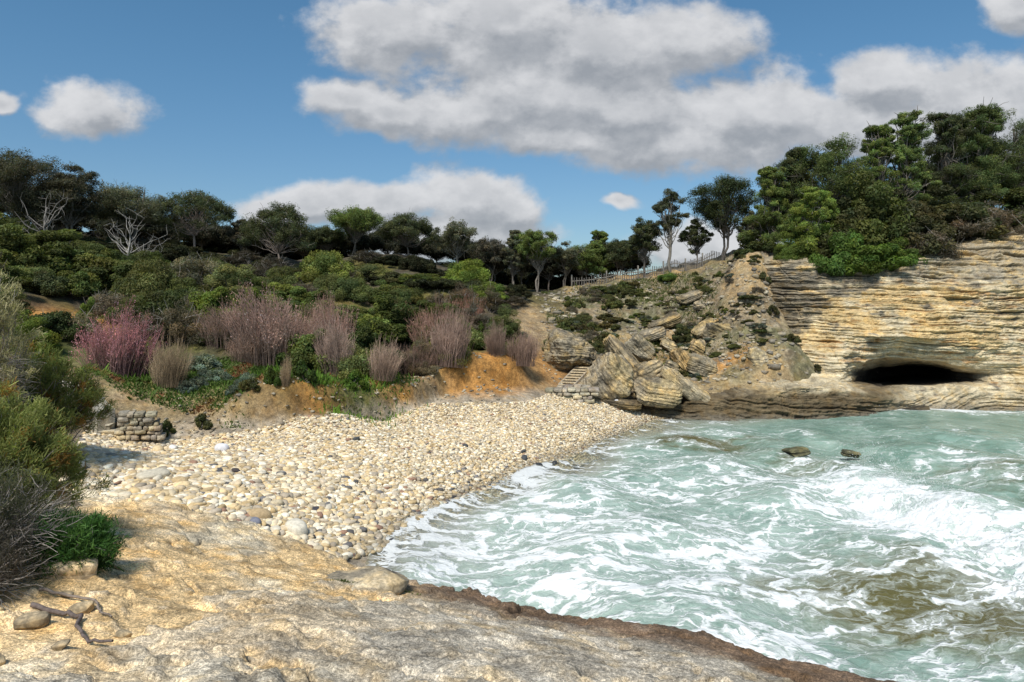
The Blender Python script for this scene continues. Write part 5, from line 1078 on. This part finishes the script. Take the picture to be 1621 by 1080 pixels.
n_ = 52000; x = rr.uniform(2, 15, n_); y = rr.uniform(33, 47, n_); z = terr(x, y); dn = sstep(-.15, .3, fbm(x * .45, y * .45, 0, 4, 405)) * (1 - sstep(11.5, 13, x)) * (z > 1.2); k = rr.rand(n_) < dn; x, y, z = x[k], y[k], z[k]
V1_, C1_ = patch(x, y, z, rr, .13, np.tile([.12, .14, .045], (len(x), 1)), .5, aspect=.14)
n_ = 26000; x = rr.uniform(-14, -1.5, n_); y = rr.uniform(20.5, 27, n_); z = terr(x, y); dn = np.clip(blob(x, y, 585, 25.3, 1.0, .8) + blob(x, y, 500, 23.2, 1.6, .5) + blob(x, y, 60, 23.5, 3, 1), 0, 1); k = rr.rand(n_) < dn; x, y, z = x[k], y[k], z[k]
V2_, C2_ = patch(x, y, z, rr, .19, np.tile([.15, .27, .04], (len(x), 1)), .35, aspect=.09)
V = np.concatenate([V1_, V2_]); C = np.concatenate([C1_, C2_])
me = mesh_np('grass', V, np.arange(len(V)).reshape(-1, 4), smooth=False, col=C); tag(link('grass', me, M_leaf), 'short green grass growing on the bank edge and over the stony slope', 'grass', kind='stuff')
# moss in the notch of the ledge
n_ = 900; x = rr.normal(-2.0, .22, n_); y = 9.95 + .28 * (x + 2) + rr.normal(0, .045, n_); z = np.array(slab_z(x, y)[0])
V, C = patch(x, y, z, rr, .035, np.tile([.10, .13, .03], (n_, 1)), .8, aspect=.3); me = mesh_np('moss', V, np.arange(len(V)).reshape(-1, 4), smooth=False, col=C); tag(link('moss', me, M_leaf), 'little strip of green moss along the knob of rock on the near ledge', 'moss', kind='stuff')

# ---- near bushes at the left edge
def near_bush(name, label, x0, y0, z0, Rx, Ry, Ht, leafc, seed, nst=90, tuft=1.0, tip=(.30, .16, .04), dry=120, leafs=.05, drip=0):
    rr = np.random.RandomState(seed); e = empty(name, (x0, y0, z0)); tag(e, label, 'bush'); P, tips = [], []
    for i in range(nst):
        a = rr.uniform(0, 6.283); q = rr.rand() ** .5; hh = Ht * (math.sqrt(max(0, 1 - (q * .92) ** 2)) * rr.uniform(.72, 1.03))
        t_ = np.array([math.cos(a) * q * Rx, math.sin(a) * q * Ry, max(hh, .15 * Ht)]); lb = limb((rr.normal(0, .12) * Rx, rr.normal(0, .12) * Ry, -.1), t_, .018, .005, rr, 9, .10, np.array((.25, .22, .20)) * rr.uniform(.7, 1.3)); P.append(lb); tips.append(t_)
        for j in range(5):
            k = rr.randint(4, 9); d = unit(t_ * .25 + rr.normal(size=3) * .6 + [0, 0, .3]); q1 = lb[0][k] + d * rr.uniform(.12, .36) ; P.append(limb(lb[0][k], q1, .006, .003, rr, 5, .12, np.array((.30, .27, .25)) * rr.uniform(.7, 1.3)))
            if rr.rand() < .8: tips.append(q1)
    for i in range(dry):
        a = rr.uniform(0, 6.283); hh = rr.uniform(.02, .5) * Ht; q0 = np.array([math.cos(a) * Rx * .55, math.sin(a) * Ry * .55, hh]); d = unit(np.array([math.cos(a), math.sin(a) * .9, rr.normal(0, .25)]) + rr.normal(size=3) * .35); P.append(limb(q0, q0 + d * rr.uniform(.3, .7), .006, .002, rr, 7, .14, np.array((.42, .38, .34)) * rr.uniform(.6, 1.2)))
    V, Fq, C = tubes(P, 5); link('stems', mesh_np('stems', V, Fq, col=C), M_bark, e)
    tips = np.array(tips); up_ = tips[:, 2] > Ht * drip; c = tips[up_]
    # needle tufts
    m = len(c); cnt = int(60 * tuft); ci = np.repeat(np.arange(m), cnt); n2 = m * cnt
    base = c[ci] + rr.normal(0, .055, (n2, 3)); d = unit(unit(c[ci] - [0, 0, Ht * .2]) * .5 + rr.normal(size=(n2, 3)) * .65 + [0, 0, .45]); sd_ = unit(np.cross(d, rr.normal(size=(n2, 3)))); s = leafs * np.exp(rr.normal(0, .25, n2))[:, None]
    V = np.stack([base - sd_ * s * .06, base + sd_ * s * .06, base + d * s + sd_ * s * .05, base + d * s - sd_ * s * .05], 1).reshape(-1, 3)
    k = rr.uniform(.6, 1.35, m)[ci] * rr.uniform(.75, 1.25, n2) * (.55 + .55 * np.clip(base[:, 2] / Ht, 0, 1)); og = (rr.rand(m) < .08)[ci] | (rr.rand(n2) < .05)  # needle colour carries baked shade, darkening towards the foot of the bush
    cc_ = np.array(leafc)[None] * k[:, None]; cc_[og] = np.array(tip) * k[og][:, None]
    link('foliage', mesh_np('foliage', V, np.arange(n2 * 4).reshape(-1, 4), smooth=False, col=np.repeat(np.clip(cc_, 0, 1), 4, 0)), M_leaf, e); return e
near_bush('heather_bush', 'big green near bush with orange brown tips at the left edge', -7.25, 9.0, slz(-7.25, 9) - .05, 1.4, 1.2, 1.8, (.24, .265, .085), 1, nst=190, dry=220, drip=.25, leafs=.062, tuft=2.4)
near_bush('heather_bush', 'grey twiggy near bush below the green one at the left edge', -6.05, 7.6, slz(-6.05, 7.6) - .05, .95, .8, 1.15, (.10, .105, .065), 2, nst=90, dry=420, drip=.55, leafs=.05, tuft=.7, tip=(.2, .17, .1))
near_bush('heather_bush', 'dark purplish low bush nearest to the camera on the left', -5.75, 6.9, slz(-5.75, 6.9) - .05, .75, .6, .62, (.085, .075, .06), 3, nst=120, dry=140, drip=.2, leafs=.035, tuft=1.0, tip=(.16, .12, .1))
near_bush('small_shrub', 'small fresh green shrub on the rock beside the dark purplish bush', -5.15, 7.95, slz(-5.15, 7.95) - .03, .30, .25, .42, (.06, .14, .035), 4, nst=46, dry=6, drip=.05, leafs=.06, tuft=1.6, tip=(.1, .2, .05))
near_bush('small_shrub', 'low green sprig between the twiggy bush and the fresh green shrub', -5.75, 8.3, slz(-5.75, 8.3) - .03, .4, .3, .35, (.085, .135, .05), 5, nst=40, dry=20, drip=.05, leafs=.05, tuft=1.2, tip=(.1, .2, .05))
near_bush('dry_bush', 'tall pale dry bush with bare twigs at the left edge above the green one', -10.6, 13.2, tz(-10.6, 13.2) - .05, 1.25, 1.1, 4.0, (.42, .38, .22), 6, nst=120, dry=700, drip=.3, leafs=.08, tuft=.8, tip=(.3, .26, .18))
near_bush('heather_bush', 'olive yellow bush under the tall pale dry bush', -10.7, 15.2, tz(-10.7, 15.2) - .05, 1.5, 1.2, 2.3, (.20, .23, .07), 7, nst=120, dry=100, drip=.2, leafs=.09, tuft=1.2)
# small plants in front of the broken wall
for a in [('small', 'green plant at the foot of the broken stone wall', 262, 20.6, 30, 26, (1.1, 1.2, .9)), ('small', 'greyish plant between the steps bank and the earth bank', 320, 21.2, 40, 24, (1.2, 1.1, 1.0)), ('small', 'green tuft hanging on the earth bank edge', 430, 22.0, 34, 34, (.9, 1.3, .6)),
          ('small', 'dark green creeping plant hanging over the bank above the beach', 480, 22.6, 44, 36, (.6, .9, .45)), ('small', 'light green plant at the right end of the bank', 560, 24.3, 44, 30, (1.2, 1.8, .6)), ('greydry', 'rounded dry grey clump beside the stone steps', 196, 20.3, 34, 34, (1.5, 1.35, 1.2)), ('small', 'brownish green plant left of the bank edge', 395, 21.9, 40, 26, (1.1, 1.0, .8))]:
    bush(*a)
SKT = (.57, .89, .98); SKS = .115; CLS = 1.08; SUN = 4.2; SANG = 12.0
# ------------------------------------------------------------------ sky, sun, camera
w_ = D.worlds.new("World"); SC.world = w_; w_.use_nodes = True
w_.cycles.sampling_method = 'MANUAL'; w_.cycles.sample_map_resolution = 256
nt = w_.node_tree; nt.nodes.clear(); n = N(nt)
SD = Vector((-.20, -.62, .86)).normalized()                 # towards the sun: behind the viewer, to the left
el = math.asin(SD.z); az = math.atan2(SD.x, SD.y)
sky = n('ShaderNodeTexSky', sky_type='NISHITA', sun_disc=False, sun_elevation=el, sun_rotation=az, altitude=0, air_density=1.0, dust_density=.6, ozone_density=1.6)
BL = [(630, 45, 150, 70), (800, 45, 170, 80), (960, 85, 180, 95), (1080, 70, 110, 66), (880, 150, 220, 80), (1000, 175, 200, 80), (1150, 190, 210, 85), (1250, 190, 90, 70),
      (760, 180, 130, 55), (610, 180, 95, 36), (540, 150, 70, 34), (1090, 225, 230, 50), (900, 215, 180, 34), (1410, 130, 110, 50), (1510, 150, 150, 66), (1640, 150, 140, 66), (1320, 195, 110, 60), (1460, 200, 180, 60),
      (1610, 15, 65, 42), (135, 172, 88, 50), (0, 165, 30, 19), (740, 318, 112, 56), (610, 325, 130, 36), (470, 330, 115, 34), (805, 335, 62, 44), (690, 370, 190, 40), (975, 320, 36, 15), (1110, 395, 130, 40),]
g = D.node_groups.new('cloud_density', 'ShaderNodeTree')
g.interface.new_socket('P', in_out='INPUT', socket_type='NodeSocketVector'); g.interface.new_socket('D', in_out='OUTPUT', socket_type='NodeSocketFloat')
gn = N(g); gi = gn('NodeGroupInput').outputs[0]
wv = gn.vmath('ADD', gi, gn.vmath('MULTIPLY', gn.vmath('SUBTRACT', gn.noise(gi, 9, 3, .6, color=True), (.5, .5, .5)), (.055, .045, 0)))
acc = None
for (px, py, rx, ry) in BL:
    q = gn.vmath('MULTIPLY', gn.vmath('SUBTRACT', wv, ((px - CX) / F, (HY - py) / F, 0)), (F / rx, F / ry, 0))
    l = gn('ShaderNodeVectorMath', {0: q}, operation='LENGTH').outputs['Value']
    d_ = gn.math('SUBTRACT', 1.0, l)
    acc = d_ if acc is None else gn.math('SMOOTH_MAX', acc, d_, .22)
fb = gn.noise(gn.scale(gi, (1, 1.25, 1)), 9, 6, .55, .1); fb2 = gn.noise(gn.scale(gi, (1, 1.4, 1)), 30, 4, .62)
dd = gn.math('ADD', acc, gn.math('ADD', gn.math('MULTIPLY', gn.math('SUBTRACT', fb, .5), 1.6), gn.math('MULTIPLY', gn.math('SUBTRACT', fb2, .5), .42)))
go = gn('NodeGroupOutput', {0: dd})
dirv = n('ShaderNodeTexCoord').outputs['Generated']
sp = n('ShaderNodeSeparateXYZ', {0: dirv})
yy = n.math('MAXIMUM', sp.outputs[1], .12)
uv = n('ShaderNodeCombineXYZ', {0: n.math('DIVIDE', sp.outputs[0], yy), 1: n.math('DIVIDE', sp.outputs[2], yy), 2: 0.0}).outputs[0]
def den_at(v):
    k = n('ShaderNodeGroup', node_tree=g); nt.links.new(v, k.inputs[0]); return k.outputs[0]
d0 = den_at(uv); d1 = den_at(n.vmath('ADD', uv, (-.012, .03, 0)))
side = n.ss(n.noise(dirv, 2.2, 7, .6), .5, .66)                       # other clouds, outside the photographed part of the sky
front = n.ss(sp.outputs[1], .25, .5)
mask = n.math('ADD', n.math('MULTIPLY', n.ss(d0, -.22, .32), front), n.math('MULTIPLY', side, n.math('SUBTRACT', 1.0, front)), clamp=True)
lit = n.ss(n.math('SUBTRACT', d0, d1), -.35, .42)
thick = n.ss(d0, .35, 1.25)
det = n.ss(n.noise(n.scale(uv, (1, 1.5, 1)), 13, 6, .6), .35, .68)
b_ = n.math('SUBTRACT', n.math('ADD', n.math('MULTIPLY', lit, .62), n.math('MULTIPLY', det, .28)), n.math('MULTIPLY', thick, .26), clamp=True)
cc = n.mixc(b_, (.31, .33, .36), (.72, .72, .73))
skyc = n.mixc(1.0, sky.outputs[0], n.mixc(n.ss(sp.outputs[2], 0.0, .42), (SKT[0] * 1.1, SKT[1] * .84, SKT[2] * .86), SKT), 'MULTIPLY')
bgS = n('ShaderNodeBackground', {'Color': skyc, 'Strength': SKS})
bgC = n('ShaderNodeBackground', {'Color': cc, 'Strength': CLS})
mx = n('ShaderNodeMixShader', {0: n.math('MULTIPLY', mask, .95), 1: bgS.outputs[0], 2: bgC.outputs[0]})
n('ShaderNodeOutputWorld', {0: mx.outputs[0]})

sl = D.lights.new('sun', 'SUN'); sl.energy = SUN; sl.angle = math.radians(SANG); sl.color = (1, .94, .84)
so = D.objects.new('sun', sl); COL.objects.link(so); so.rotation_euler = SD.to_track_quat('Z', 'Y').to_euler(); so.location = (-20, -20, 30)

cam = D.cameras.new('camera'); co = D.objects.new('camera', cam); COL.objects.link(co)
co.location = (0, 0, H); co.rotation_euler = (math.radians(90), 0, 0)
cam.sensor_width = 36; cam.lens = 36 * F / 1621; cam.shift_y = -(540 - HY) / 1621; cam.clip_end = 5000
SC.camera = co
SC.view_settings.view_transform = 'Standard'; SC.view_settings.look = 'None'; SC.view_settings.exposure = 0
